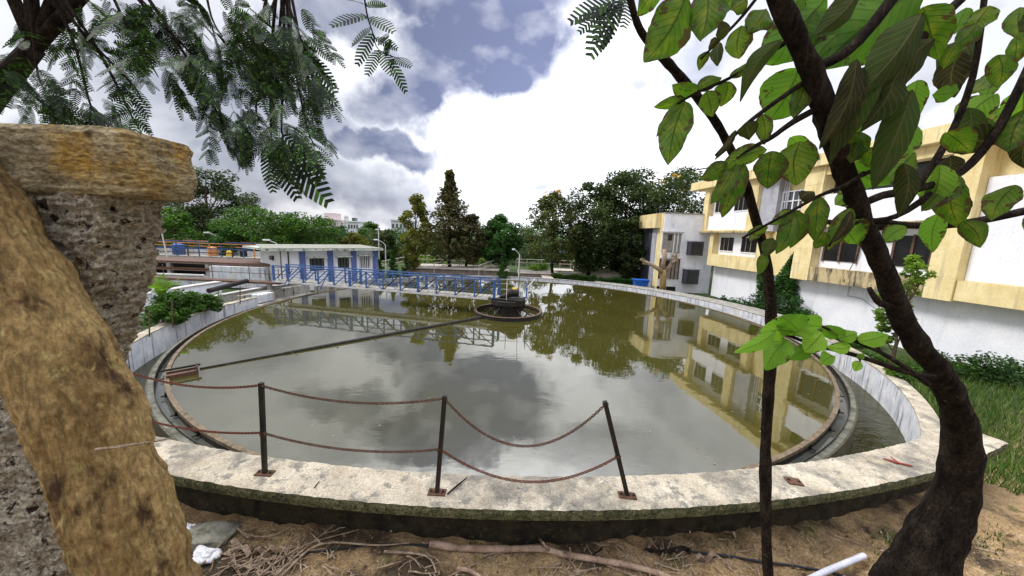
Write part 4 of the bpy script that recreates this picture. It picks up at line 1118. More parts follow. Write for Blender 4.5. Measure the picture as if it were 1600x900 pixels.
# palm and bush behind the left wall
pc = atZ(256, 495, .1); pc.z = .1
pm = thing('sago_palm', pc, 'fresh green feathery palm rising out of the bush behind the whitewashed wall', 'palm')
MB().tube([pc, pc + Vector((0, 0, 1.0))], [.12, .1], 8).build('trunk', m_barkL, pm)
V = []; Q = []
for i in range(20):
    a = random.random() * 6.283; el = random.uniform(.75, 1.45); Lf = random.uniform(1.0, 1.45); p0 = pc + Vector((0, 0, .95))
    dr_ = Vector((math.cos(a), math.sin(a), 0)); prev = None
    for s in range(22):
        t = s / 21; q = p0 + dr_ * (Lf * t * math.cos(el)) + Vector((0, 0, Lf * t * math.sin(el) - .35 * t * t * Lf))
        if s:
            tg = (q - prev).normalized(); sd = tg.cross(Vector((0, 0, 1))).normalized()
            ln = .24 * math.sin(math.pi * (.12 + .85 * t))
            for sg in (-1, 1):
                b = len(V); tip = q + sd * sg * ln + tg * ln * .6 + Vector((0, 0, -.03)); w_ = tg * .014
                V += [q - w_, q + w_, tip + w_ * .3, tip - w_ * .3]; Q.append((b, b + 1, b + 2, b + 3))
        prev = q
npmesh('frond', np.array([tuple(v) for v in V]), np.array(Q), L_lime, pm)
for (px, py, rx, h, l) in ((270, 505, 1.35, 1.2, 'dark leafy bush in front of the palm behind the whitewashed wall'), (240, 512, 1.0, .8, 'low dark bush between the rough pillar and the palm'), (305, 492, 1.0, .9, 'leafy bush towards the inlet channel behind the whitewashed wall')):
    p = atZ(px, py, .1); bush('leafy_bush', l, (p.x - .2, p.y + .6, .1), (rx, .9, h), L_mid, 3200, .13, 'bushes behind the whitewashed wall', k=22)

# ivy on the office wall
iv = thing('ivy', O0 + fd * (uC0 - 1) + fn * .2, 'dark ivy climbing the office wall and spilling towards the tank', 'ivy')
C = []; Rr = []
for px, py, r_ in ((1130, 468, .35), (1145, 473, .45), (1160, 474, .5), (1175, 478, .5), (1190, 480, .55), (1205, 482, .6), (1220, 485, .6), (1238, 488, .55), (1252, 490, .4), (1200, 462, .5), (1215, 462, .6), (1232, 466, .55), (1190, 450, .25), (1188, 435, .2), (1190, 422, .2), (1212, 445, .4), (1225, 448, .5), (1236, 452, .45), (1230, 438, .4), (1236, 425, .28), (1240, 412, .22), (1243, 400, .18), (1180, 466, .4), (1245, 470, .35), (1205, 495, .5), (1190, 495, .45), (1225, 500, .5)):
    q = fq(px, py, -.45 if py < 460 else 0.0); C.append(tuple(q)); Rr.append(r_)
for (a0_, b0_, r0_, a1_, b1_, r1_, n_) in ((1118, 470, .3, 1262, 494, .45, 16), (1150, 480, .5, 1262, 500, .5, 12), (1192, 478, .5, 1188, 405, .16, 12), (1205, 470, .6, 1244, 395, .14, 16), (1238, 480, .5, 1236, 425, .3, 8)):
    for k in range(n_):
        t = k / (n_ - 1); q = fq(a0_ + (a1_ - a0_) * t, b0_ + (b1_ - b0_) * t, random.uniform(-.55, -.2)); C.append(tuple(q)); Rr.append(r0_ + (r1_ - r0_) * t)
V, Q = leafcloud(cluster_points(np.array(C), np.array(Rr), 17000, .95), .14); npmesh('foliage', V, Q, L_deep, iv)
m = MB(); m.tube([fq(1190, 492, -.5), fq(1190, 455, -.5), fq(1190, 420, -.5)], .03, 6); m.tube([fq(1230, 495, -.5), fq(1233, 440, -.5), fq(1242, 400, -.5)], .03, 6); m.build('stem', m_bark, iv)

tag(MB().arc(14.64, 16.1, -.9, .09, 88, 150, n=60).build('pavement', m_wallfar), kind='structure')
# planting on the right bank
for (px, py, rx, h, lf, l) in ((1300, 520, .9, .5, L_deep, 'low dark creeper below the white office wall'), (1345, 525, 1.0, .6, L_mid, 'weedy green bush at the foot of the office wall'), (1375, 560, .9, .45, L_mid, 'grassy clump on top of the bank right of the tank wall'), (1398, 590, .7, .4, L_lime, 'bright weeds close behind the tank wall coping'), (1440, 600, .9, .6, L_mid, 'weedy bush farther along the bank near the thick trunk'), (1500, 590, 1.1, .8, L_mid, 'rank green bush beyond the thick trunk'), (1570, 600, 1.2, .9, L_deep, 'dark green bush at the far end of the bank')):
    p = atZ(px, py, .15); bush('bank_bush', l, (p.x + .3, p.y + .3, gz(p.x + .3, p.y + .3)), (rx, rx * .8, h), lf, 1500, .10, 'weeds on the bank beside the office', k=16)
tree('small_tree', 'light green young tree in front of the office at the bay with the grimy ledge', 1430, 11.5, 395, 70, L_lime, 'round', .25, 3000, .13, 30, .34, trunk_r=.05)


def grass(name, n, fn_, label=None):
    V = []; Q = []
    for i in range(n):
        x, y, h = fn_(); z = gz(x, y); a = random.random() * 6.28; w_ = .006 + h * .02; b = len(V)
        dx_, dy_ = math.cos(a) * w_, math.sin(a) * w_; lx, ly = random.uniform(-.5, .5) * h, random.uniform(-.5, .5) * h
        V += [(x - dx_, y - dy_, z - .01), (x + dx_, y + dy_, z - .01), (x + lx + dx_ * .2, y + ly + dy_ * .2, z + h), (x + lx - dx_ * .2, y + ly - dy_ * .2, z + h)]
        Q.append((b, b + 1, b + 2, b + 3))
    tag(npmesh(name, np.array(V), np.array(Q), m_grass), label, 'grass', kind='stuff')


def g1():
    p = ring(14.68 + random.random() ** 1.6 * 3.2, random.uniform(PA1 + .5, 76)); return p.x, p.y, random.uniform(.08, .32)
def g2_():
    p = ring(14.68 + random.random() ** 1.6 * 2.2, random.uniform(-72, -30)); return p.x, p.y, random.uniform(.08, .28)
grass('bank_grass', 14000, g1, 'rough green grass on the bank outside the tank wall')
def g3():
    while True:
        q = nearp(random.choice((1380, 1470, 1560, 330, 760, 1130)) + random.gauss(0, 22), random.gauss(845, 14))
        if math.hypot(q.x - TX, q.y - TY) > 15.14: return q.x, q.y, random.uniform(.01, .045)
GRASS3 = g3
grass('verge_grass', 7000, g2_, 'rough green grass behind the whitewashed wall')


# ------------------------------------------------------------------ litter on the near soil
def nearp(px, py, up=0.):
    p = atZ(px, py, 1.52)
    for _ in range(3): p = atZ(px, py, gz(p.x, p.y) + up)
    return p


def polyl(pts, up): return [nearp(x, y, up) for x, y in pts]


def fillet(pts, n=4):
    P = [Vector(p) for p in pts]; out = []
    for i in range(len(P) - 1):
        p0, p1, p2, p3 = P[max(0, i - 1)], P[i], P[i + 1], P[min(len(P) - 1, i + 2)]
        for k in range(n):
            t = k / n
            out.append(.5 * ((2 * p1) + (p2 - p0) * t + (2 * p0 - 5 * p1 + 4 * p2 - p3) * t * t + (3 * p1 - p0 - 3 * p2 + p3) * t ** 3))
    out.append(P[-1]); return out


def rr(r0, r1, n): return [r0 + (r1 - r0) * i / (n - 1) for i in range(n)]


fb_ = thing('fallen_branch', nearp(850, 862), 'long tan fallen branch lying on the soil below the parapet', 'branch')
pts = fillet(polyl([(672, 849), (720, 856), (780, 858), (845, 857), (880, 866), (930, 874), (985, 884), (1040, 900), (1075, 925)], .035))
MB().tube(pts, [q * random.uniform(.92, 1.08) for q in rr(.030, .020, len(pts))], 9, wob=.12).build('branch', m_log, fb_, smooth=True)
p = fillet([nearp(858, 860, .04), nearp(843, 842, .07), nearp(822, 822, .12)]); MB().tube(p, rr(.012, .007, len(p)), 6).build('side_shoot', m_twig, fb_)
p = fillet([nearp(900, 872, .03), nearp(925, 868, .03), nearp(942, 855, .03)]); MB().tube(p, rr(.010, .006, len(p)), 6).build('side_shoot', m_bark, fb_)
p = fillet([nearp(715, 888, .03), nearp(735, 892, .035), nearp(755, 905, .03)])
tag(MB().tube(p, rr(.018, .014, len(p)), 8).build('stick', m_log, loc=p[0]), 'thick tan stick end poking up in front of the long fallen branch', 'stick')
p = fillet(polyl([(1008, 858), (1035, 862), (1068, 857), (1078, 863)], .03))
tag(MB().tube(p, rr(.014, .018, len(p)), 7, wob=.2).build('stick', m_bark, loc=p[0]), 'dark forked stick lying where the black hose begins', 'stick')
p = fillet(polyl([(1078, 862), (1130, 868), (1180, 876), (1240, 884), (1290, 893), (1340, 905)], .02))
tag(MB().tube(p, .010, 8).build('hose', m_hose, loc=p[0]), 'black rubber hose running past the slender tree foot', 'hose')
p = fillet(polyl([(455, 868), (520, 858), (570, 852), (620, 850), (680, 853), (700, 850)], .02))
tag(MB().tube(p, .009, 8).build('hose', m_hose, loc=p[0]), 'black rubber hose half buried among twigs left of the fallen branch', 'hose')
p = [nearp(1245, 915, .05), nearp(1290, 893, .06), nearp(1350, 868, .07)]
tag(MB().tube(p, .022, 12).build('pipe', m_pvc, loc=p[0]), 'pale grey plastic pipe beside the thick rough trunk', 'pipe')


def blob(name, c, r, mat, label, cat, n=14, rough_=.15, seed=1, flat_top=False):
    import random as rn_; q = rn_.Random(seed); V = []; Fc = []
    ph = [(q.uniform(1, 4), q.uniform(0, 6.28), q.uniform(1, 4), q.uniform(0, 6.28)) for _ in range(4)]
    for i in range(n + 1):
        th = math.pi * i / n
        for j in range(2 * n):
            a = math.pi * j / n; k = 1 + sum(rough_ * .5 * math.sin(f * a + p_) * math.sin(g * th + s_) for f, p_, g, s_ in ph) + q.uniform(-.02, .02)
            e = .55
            sx = math.copysign(abs(math.cos(a)) ** e, math.cos(a)); sy = math.copysign(abs(math.sin(a)) ** e, math.sin(a)); st_ = abs(math.sin(th)) ** .5; ct = math.copysign(abs(math.cos(th)) ** .7, math.cos(th))
            V.append((c.x + r[0] * k * st_ * sx, c.y + r[1] * k * st_ * sy, c.z + r[2] * k * ct))
    for i in range(n):
        for j in range(2 * n): Fc.append((i * 2 * n + j, i * 2 * n + (j + 1) % (2 * n), (i + 1) * 2 * n + (j + 1) % (2 * n), (i + 1) * 2 * n + j))
    m = MB(); m.add(V, Fc); return tag(m.build(name, mat, loc=c, smooth=True), label, cat)


blob('rock', nearp(325, 838, .03), (.20, .13, .05), m_rock, 'flat grey-green stone slab beside the foot of the leaning trunk', 'stone', seed=3, rough_=.2)
blob('litter', nearp(322, 868, .03), (.085, .06, .03), m_paper, 'crumpled white paper scrap between the flat stone and the trunk', 'litter', seed=8, rough_=.5)
blob('litter', nearp(296, 822, .02), (.035, .02, .01), m_paper, 'tiny white scrap behind the flat stone', 'litter', seed=9, rough_=.5)
for i, (px, py, s, a, l) in enumerate(((375, 856, .13, -.4, 'curled brown bark strip right of the paper scrap'), (415, 862, .09, .1, 'short brown bark flake lying end to end with the curled strip'), (1135, 828, .09, 1.9, 'tan dry leaf propped against the twigs by the slender tree'), (1105, 872, .10, .15, 'pale wood chip in front of the black hose'))):
    c = nearp(px, py, .02); m = MB(); N = 8; rt = Matrix.Rotation(a, 3, 'Z')
    for k in range(N + 1):
        t = k / N - .5
        for sgn in (-1, 1): m.v.append(tuple(c + rt @ Vector((t * s * 2, sgn * s * .22 * (1 - abs(t) * .8), .015 + .03 * math.sin(k * 1.3)))))
        for sgn in (-1, 1): m.v.append(tuple(c + rt @ Vector((t * s * 2, sgn * s * .22 * (1 - abs(t) * .8), .007 + .03 * math.sin(k * 1.3)))))
    for k in range(N):
        q = k * 4; m.f += [(q, q + 4, q + 5, q + 1), (q + 2, q + 3, q + 7, q + 6), (q, q + 2, q + 6, q + 4), (q + 1, q + 5, q + 7, q + 3)]
    tag(m.build('bark_chip', m_twig, loc=c), l, 'bark chip')

# loose long sticks on the left heap
for pts, r_, l in (([(425, 905), (470, 862), (520, 822)], .007, 'straight slim stick pointing up at the parapet from the twig heap'), ([(440, 900), (500, 850), (590, 852), (640, 848)], .008, 'bent slim stick lying along the black hose'), ([(400, 905), (430, 880), (480, 850), (560, 828)], .006, 'thin long stick crossing the twig heap'), ([(362, 817), (385, 835), (420, 838), (455, 824)], .007, 'bowed stick sagging from the flat stone'), ([(318, 880), (345, 850), (362, 832)], .008, 'dark stick resting against the flat stone edge'), ([(600, 862), (665, 868), (682, 895)], .009, 'hooked stick in front of the fallen branch tip')):
    p = fillet(polyl(pts, .035)); tag(MB().tube(p, rr(r_ * 1.2, r_ * .6, len(p)), 6, wob=.15).build('stick', m_twig, loc=p[0]), l, 'stick', 'loose sticks on the soil')

m = MB()
def twig(px, py, L_, a):
    c = nearp(px, py, .012); k = 5; P_ = []; bend = random.uniform(-.45, .45)
    for i in range(k):
        t = i / (k - 1) - .5; P_.append(Vector((c.x + math.cos(a + bend * t) * L_ * t, c.y + math.sin(a + bend * t) * L_ * t, 0)))
    for q in P_: q.z = gz(q.x, q.y) + .012 + random.uniform(0, .02)
    if all(math.hypot(q.x - TX, q.y - TY) > 15.13 for q in P_): r0 = random.uniform(.0018, .0062); m.tube(P_, rr(r0 * 1.2, r0 * .6, k), 5)
for i in range(430):
    z = random.random()
    if z < .38: px, py = random.gauss(420, 75), random.gauss(880, 26)
    elif z < .8: px, py = random.gauss(960, 150), random.gauss(876, 24)
    else: px, py = random.uniform(0, 1600), random.uniform(815, 940)
    if py < 822: continue
    twig(px, py, random.uniform(.05, .26), random.gauss(.4, 1.1))
tag(m.build('twig_litter', m_twig), 'scattered broken twigs covering the soil below the parapet', 'twigs', kind='stuff')
# dead leaf flakes and pebbles
P = []; 
for i in range(900):
    px, py = random.uniform(200, 1600), random.uniform(825, 930); q = nearp(px, py, .012)
    if math.hypot(q.x - TX, q.y - TY) > 15.12: P.append(tuple(q))
m_flake = LEAF('dead_leaf_flakes', (.10, .06, .03), (.24, .16, .08), (.42, .36, .26), .1, clump=0)
V, Q = leafcloud(np.array(P), .026 + .03 * rng.random(len(P)) ** 3, .3, .55); tag(npmesh('leaf_litter', V, Q, m_flake), 'dry leaf flakes and chips strewn over the soil', 'leaf litter', kind='stuff')
m = MB()
for i in range(500):
    px, py = random.uniform(250, 1600), random.uniform(815, 930); q = nearp(px, py, 0); s = random.uniform(.003, .012)
    if math.hypot(q.x - TX, q.y - TY) < 15.14: continue
    vs = [q + Vector((random.uniform(.6, 1) * s * x, random.uniform(.6, 1) * s * y, random.uniform(.4, .8) * s * z)) for x, y, z in ((1, 0, 0), (0, 1, 0), (-1, 0, 0), (0, -1, 0), (0, 0, 1), (0, 0, -1))]
    m.add(vs, [(0, 1, 4), (1, 2, 4), (2, 3, 4), (3, 0, 4), (1, 0, 5), (2, 1, 5), (3, 2, 5), (0, 3, 5)])
tag(m.build('gravel', m_rock), 'small pebbles and crumbs scattered over the soil', 'gravel', kind='stuff')
# grit, flakes on the parapet
P = [tuple(ring(random.uniform(14.97, 15.3), random.uniform(-17, 21), PTOP + .004)) for _ in range(90)]
V, Q = leafcloud(np.array(P), .016, .05, .5); tag(npmesh('leaf_crumbs', V, Q, m_flake), 'tiny dry leaf crumbs lying on the parapet slab', 'leaf litter', kind='stuff')

grass('soil_weeds', 420, GRASS3, 'sparse tiny weeds sprouting from the bare soil')
# ------------------------------------------------------------------ rough pillar and leaning trunk at the left
def noise3(p, s): 
    from mathutils import noise
    return noise.noise(Vector(p) * s)


def lathe_rows(rows, n, amp, mat, name, parent, sc=(7, 22)):
    """rows: (centre, half x, half y) -> displaced squarish column"""
    m = MB(); k = len(rows)
    for (c, hx, hy) in rows:
        for j in range(n):
            a = 2 * math.pi * j / n; e = .32
            x = math.copysign(abs(math.cos(a)) ** e, math.cos(a)) * hx; y = math.copysign(abs(math.sin(a)) ** e, math.sin(a)) * hy
            q = Vector((c[0] + x, c[1] + y, c[2])); o = Vector((x, y, 0)).normalized()
            q += o * (amp * (noise3(q, sc[0]) + .55 * noise3(q, sc[1]) + .35 * noise3(q, sc[1] * 2.3) - 2.2 * max(0, noise3(q + Vector((3, 1, 2)), sc[1] * .8) - .22)) + amp * .35 * noise3((0, 0, q.z + .02 * noise3(q, 6)), 55))
            m.v.append(tuple(q))
    for i in range(k - 1):
        for j in range(n): m.f.append((i * n + j, i * n + (j + 1) % n, (i + 1) * n + (j + 1) % n, (i + 1) * n + j))
    m.f.append(tuple(reversed(range(n)))); m.f.append(tuple((k - 1) * n + j for j in range(n)))
    return m.build(name, mat, parent, smooth=True)


YP = 1.55
pr = thing('rough_pillar', Vector((-1.55, YP + .2, 1.5)), 'eroded cement pillar under an overhanging weathered cap stone', 'pillar')
def edge(py):                                           # right-hand outline of the shaft in the picture
    T = [(300, 262), (340, 264), (380, 252), (430, 243), (480, 232), (530, 212), (580, 200), (640, 192), (960, 190)]
    for (y0, x0), (y1, x1) in zip(T, T[1:]):
        if y0 <= py <= y1: return x0 + (x1 - x0) * (py - y0) / (y1 - y0)
    return T[-1][1]
rows = []
for i in range(260):
    py = 300 + i * 2.4
    q = atY(edge(py), py, YP + .30); z = q.z
    if z < 1.45: break
    hx = .24; rows.append(((q.x - hx, YP + .16, z), hx, .16))
rows.append(((rows[-1][0][0], YP + .16, 1.4), .24, .16))
lathe_rows(rows[::-1], 220, .036, m_pil, 'shaft', pr, (10, 30))
rows = []
for i in range(60):
    t = i / 59; py = 316 - t * 88
    q = atY(303 + 3 * math.sin(t * 5), py, YP + .30); k = 1 - .35 * max(0, (abs(t - .5) - .42) / .08) * .12
    hx = .33 * k; rows.append(((q.x - .33, YP + .16, q.z), hx, .19 * k))
lathe_rows(rows, 220, .015, m_cap, 'cap_stone', pr, (8, 30))

YT = 1.25
lt = thing('leaning_trunk', Vector((-.95, 1.37, 1.5)), 'thick tan fibrous tree trunk leaning up to the left out of the picture', 'tree')
T = [(960, 250, 320), (900, 185, 292), (850, 165, 281), (800, 150, 264), (745, 132, 243), (690, 115, 222), (640, 98, 205), (600, 82, 188), (500, 30, 130), (400, -40, 70), (300, -8, 0), (200, -38, -80)]
rows = []; KN = atY(216, 722, YT + .06)
for i in range(len(T) - 1):
    for k in range(26):
        f = k / 26; py = T[i][0] + (T[i + 1][0] - T[i][0]) * f; xr = T[i][2] + (T[i + 1][2] - T[i][2]) * f
        q = atY(xr, py, YT + .16); hr = .17 - .02 * (i / 10); rows.append(((q.x - hr, YT + .12, q.z), hr, .17))
m = MB(); n = 200
for (c, hx, hy) in rows:
    for j in range(n):
        a = 2 * math.pi * j / n; q = Vector((c[0] + hx * math.cos(a), c[1] + hy * math.sin(a), c[2])); o = Vector((math.cos(a), math.sin(a), 0))
        q += o * (.011 * (1 - 2.2 * abs(noise3((q.x + .25 * q.z, q.y, q.z * .22), 26))) + .006 * noise3((q.x, q.y, q.z * .4), 70) + .022 * noise3((q.x, q.y, q.z * .6), 7) + .010 * noise3((q.x, q.y, q.z * .5), 30) - .05 * math.exp(-((q.x - KN.x) ** 2 + (q.y - KN.y) ** 2 + ((q.z - KN.z) * .55) ** 2) / .0011) + .012 * math.exp(-((q.x - KN.x) ** 2 + (q.y - KN.y) ** 2 + ((q.z - KN.z) * .6) ** 2) / .004)); m.v.append(tuple(q))
for i in range(len(rows) - 1):
    for j in range(n): m.f.append((i * n + j, i * n + (j + 1) % n, (i + 1) * n + (j + 1) % n, (i + 1) * n + j))
m.build('trunk', m_trunk, lt, smooth=True)
# hollow knot
p = fillet([atY(150, 702, YT - .12), atY(200, 696, YT - .1), atY(240, 690, YT + .3), atY(268, 684, 2.9)]); MB().tube(p, .005, 5).build('twig', m_twig, lt)


# ------------------------------------------------------------------ feathery leaves overhead
FV = []; FQ = []


def pinna(p, dr, nrm, L_, pairs):
    """one feather: narrow leaflets on both sides of a rib"""
    sd = dr.cross(nrm).normalized(); prev = p
    for i in range(pairs):
        t = (i + .6) / pairs; q = p + dr * (L_ * t) + Vector((0, 0, -.16 * L_ * t * t)); 
        ll = L_ * .21 * (math.sin(math.pi * (.15 + .75 * t))) + .003; wd = L_ / pairs * .52
        for sg in (-1, 1):
            tip = q + sd * (sg * ll) + dr * ll * .55; b = len(FV)
            FV.extend([q - dr * wd, q + dr * wd * .6, tip + dr * wd * .5, tip - dr * wd * .8]); FQ.append((b, b + 1, b + 2, b + 3))
        b = len(FV); FV.extend([prev - sd * .0008, prev + sd * .0008, q + sd * .0008, q - sd * .0008]); FQ.append((b, b + 1, b + 2, b + 3)); prev = q


def rv(): return Vector((random.gauss(0, 1), random.gauss(0, 1), random.gauss(0, 1))).normalized()


def compound(p, dr, L_, np_=6, pl_=.15):
    """twice-feathered leaf: np_ pairs of feathers along a drooping rib"""
    dr = dr.normalized(); nrm = (Vector((0, 0, 1)) * .6 + rv() * .7).normalized(); sd = dr.cross(nrm).normalized()
    prev = p
    for i in range(np_):
        t = (i + 1) / np_; q = p + dr * L_ * t + Vector((0, 0, -.25 * L_ * t * t))
        b = len(FV); FV.extend([prev - sd * .0014, prev + sd * .0014, q + sd * .001, q - sd * .001]); FQ.append((b, b + 1, b + 2, b + 3)); prev = q
        for sg in (-1, 1):
            dd = (sd * sg * random.uniform(.6, 1) + dr * random.uniform(.5, .9) + Vector((0, 0, random.uniform(-.55, -.1)))).normalized()
            pinna(q, dd, (nrm + rv() * .3).normalized(), pl_ * random.uniform(.7, 1.1), 9)
    pinna(prev, (dr + Vector((0, 0, -.3))).normalized(), nrm, pl_, 9)


zones = [  # px, py, spread x, spread y, count
    (240, 20, 55, 22, 26), (330, 25, 60, 25, 30), (420, 30, 45, 25, 24), (300, 85, 55, 22, 20), (400, 95, 45, 25, 22), (470, 60, 22, 28, 13), (230, 90, 32, 18, 9),
    (330, 150, 30, 18, 13), (400, 165, 26, 18, 12), (450, 140, 24, 20, 11), (480, 115, 16, 18, 6), (440, 205, 20, 14, 9), (480, 200, 10, 14, 4), (350, 195, 20, 10, 4), (425, 235, 14, 7, 4), (205, 130, 10, 16, 4), (205, 180, 12, 8, 5),
    (120, 40, 70, 40, 26), (60, 120, 60, 50, 20), (140, 160, 30, 30, 8)]
fr = thing('feathery_tree', Vector((-2.5, 2.6, 1.5)), 'overhanging tree with fine feathery leaves filling the upper left', 'tree')
twm = MB()
HUB = [atY(150, -120, 2.4), atY(300, -120, 2.6), atY(440, -90, 2.6), atY(40, -80, 2.4)]
for (zx, zy, sx, sy, cnt) in zones:
    for i in range(int(cnt * .72)):
        px, py = random.gauss(zx, sx * .8), random.gauss(zy, sy * .75); Y = random.uniform(2.1, 3.0)
        p = atY(px, py, Y); tgt = Vector((random.uniform(-.3, .8), random.uniform(-.6, .4), random.uniform(-.9, -.1)))
        compound(p, tgt, random.uniform(.12, .24), random.choice((4, 5, 6)), random.uniform(.08, .13))
    c = atY(zx, zy, 2.5); h = min(HUB, key=lambda q: (q - c).length); mid = c.lerp(h, .5) + Vector((random.uniform(-.08, .08), 0, -.03))
    P_ = fillet([h, mid, c, c + Vector((.06, 0, -.12))]); twm.tube(P_, rr(.012, .0025, len(P_)), 6)
# the loose long leaves at the lower tip
for (px, py, tx, ty) in ((425, 225, 505, 294), (420, 225, 460, 292), (415, 228, 425, 285), (430, 225, 490, 270), (410, 225, 380, 252), (440, 210, 498, 258), (470, 80, 518, 130), (480, 60, 515, 85), (465, 130, 520, 150)):
    a, b = atY(px, py, 2.4), atY(tx, ty, 2.4); pinna(a, (b - a).normalized(), Vector((0, -1, .4)).normalized(), (b - a).length * 1.1, 13)
# stray sprig in the middle of the sky
P_ = fillet([atY(566, -30, 2.4), atY(573, 20, 2.4), atY(582, 50, 2.4), atY(592, 78, 2.4), atY(625, 92, 2.4)]); twm.tube(P_, rr(.006, .002, len(P_)), 6)
for (px, py, tx, ty) in ((574, 25, 522, 30), (575, 28, 612, 40), (580, 45, 552, 62), (584, 52, 560, 90), (586, 60, 618, 70), (592, 78, 575, 108), (594, 80, 612, 105), (608, 92, 632, 134), (612, 92, 640, 97), (571, 8, 545, -5), (572, 10, 600, 2), (590, 70, 606, 52), (605, 88, 606, 60)):
    a, b = atY(px, py, 2.4 + random.uniform(-.06, .06)), atY(tx, ty, 2.4 + random.uniform(-.1, .1)); pinna(a, (b - a).normalized(), Vector((random.uniform(-.3, .3), -1, .4)).normalized(), (b - a).length * 1.08, 10)
twm.build('limb', m_bark, fr, smooth=True); KEEP = twm; twm = MB()
# sprig left of the slender stem
P_ = fillet([atY(990, -40, 2.2), atY(970, 0, 2.2), atY(950, 20, 2.2)]); twm.tube(P_, rr(.004, .0015, len(P_)), 6)
for (px, py, tx, ty) in ((960, 5, 925, 70), (968, 0, 940, 60), (955, 8, 905, 25), (950, 12, 908, 40), (975, -5, 950, 45), (980, -10, 975, 30), (962, 0, 895, 20), (948, 10, 930, 60)):
    a, b = atY(px, py, 2.2), atY(tx, ty, 2.2 + random.uniform(-.1, .1)); pinna(a, (b - a).normalized(), Vector((random.uniform(-.3, .3), -1, .4)).normalized(), (b - a).length * 1.05, 11)
twm.build('twig', m_bark, fr); twm = MB()
npmesh('crown', np.array([tuple(v) for v in FV]), np.array(FQ), L_fern, fr)
# limbs back to a trunk outside the frame
for h in HUB: P_ = fillet([h, h + Vector((-.4, .05, .5)), Vector((-3.4, 2.6, 5.4))]); twm.tube(P_, rr(.014, .04, len(P_)), 8)
twm.build('limb', m_bark, fr, smooth=True)
MB().tube(fillet([Vector((-4.6, 2.3, 1.3)), Vector((-4.5, 2.4, 3.0)), Vector((-4.0, 2.5, 4.6)), Vector((-3.4, 2.6, 5.4))]), rr(.16, .05, 13), 12, wob=.1).build('trunk', m_bark, fr, smooth=True)


# ------------------------------------------------------------------ broad-leaved trees at the right
class Leaves:
    def __init__(s): s.m = MB()

    def leaf(s, b, t, w, roll=0., curl=.15, wave=.04, fold=.25):
        """broad leaf from b to t, w wide, with midrib fold, droop and wavy margin"""
        b, t = Vector(b), Vector(t); d = t - b; L_ = d.length; d.normalize()
        view = ((b + t) / 2 - Vector((0, 0, CZ))).normalized(); sd = d.cross(view).normalized(); nr = sd.cross(d).normalized()
        m_ = Matrix.Rotation(roll, 3, d); sd = m_ @ sd; nr = m_ @ nr
        NU, NV = 24, 8; base = len(s.m.v); ph = random.random() * 6; bendx = random.uniform(-.12, .12); asy = random.uniform(-.12, .12); droop = random.uniform(0, .22); tw = random.uniform(-.5, .5)
        for i in range(NU + 1):
            u = (1 - math.cos(math.pi * i / NU)) / 2; prof = (math.sin(math.pi * u ** .80) ** .78) if 0 < u < 1 else 0
            prof *= 1 + .03 * math.sin(u * 17 + ph) + .018 * math.sin(u * 52)
            for j in range(NV + 1):
                v = j / NV * 2 - 1
                q_ = (1 + asy * v) * w * .5 * prof; ta = tw * (u - .5)
                p = b + d * (L_ * u) + sd * (v * q_ * math.cos(ta) + bendx * L_ * math.sin(math.pi * u)) + Vector((0, 0, -droop * L_ * u * u)) + nr * (v * q_ * math.sin(ta) + fold * abs(v) * w * .5 * prof + curl * L_ * (u - .5) ** 2 - curl * L_ * .25 + wave * w * math.sin(u * 15 + ph + v * 2) * abs(v))
                s.m.v.append(tuple(p)); s.m.uv.append((u, (v + 1) / 2))
        for i in range(NU):
            for j in range(NV): q = base + i * (NV + 1) + j; s.m.f.append((q, q + 1, q + NV + 2, q + NV + 1))

    def px(s, bx, by, tx, ty, w, Y=1.35, roll=None, dy=None, **k):
        dy = random.uniform(-.03, .03) if dy is None else dy
        if roll is None: roll = random.uniform(-.45, .45)
        s.leaf(atY(bx, by, Y), atY(tx, ty, Y + dy), w * Y / F * 1.12 / max(.7, math.cos(roll)), roll, **k)


bt = thing('broadleaf_tree', nearp(1420, 950), 'rough dark trunk with a forked limb and big veined leaves filling the upper right', 'tree')
PTS = [(1435, 985, 62, 1.95), (1425, 925, 50, 1.95), (1456, 850, 38, 1.9), (1492, 770, 27, 1.85), (1500, 670, 20, 1.75), (1472, 590, 17, 1.65), (1420, 520, 15, 1.55), (1392, 450, 13.5, 1.5), (1362, 380, 12.5, 1.45), (1336, 310, 12, 1.42), (1310, 240, 13.5, 1.38), (1292, 180, 15.5, 1.35), (1270, 115, 13, 1.33), (1245, 60, 12, 1.3), (1222, 10, 12, 1.28), (1200, -40, 12, 1.26)]
pp = [atY(a, b, c) for a, b, _, c in PTS]; rad_ = [r_ * c / F for _, _, r_, c in PTS]
sp = fillet(pp, 5); rs = list(np.interp(np.linspace(0, len(PTS) - 1, len(sp)), range(len(PTS)), rad_))
m = MB(); n = 26
prev = None; base = 0
for i, p in enumerate(sp):
    dd = (sp[min(i + 1, len(sp) - 1)] - sp[max(i - 1, 0)]).normalized()
    a = dd.cross(Vector((0, 1, 0))).normalized() if prev is None else (prev - dd * prev.dot(dd)).normalized(); prev = a; b = dd.cross(a)
    for j in range(n):
        t = 2 * math.pi * j / n; o = a * math.cos(t) + b * math.sin(t); q = p + o * rs[i]
        q += o * rs[i] * (.22 * noise3(q, 14) + .16 * noise3(q, 40)); m.v.append(tuple(q))
for i in range(len(sp) - 1):
    for j in range(n): m.f.append((i * n + j, i * n + (j + 1) % n, (i + 1) * n + (j + 1) % n, (i + 1) * n + j))
m.build('trunk', m_bark, bt, smooth=True)
tm = MB()
def limb(pts, r0, r1, Y=1.35):
    P_ = fillet([atY(q[0], q[1], q[2] if len(q) > 2 else Y) for q in pts]); tm.tube(P_, rr(r0 * Y / F, r1 * Y / F, len(P_)), 8, wob=.1)
limb([(1300, 215), (1340, 180), (1390, 130), (1440, 60), (1500, 0)], 9, 6, 1.4)
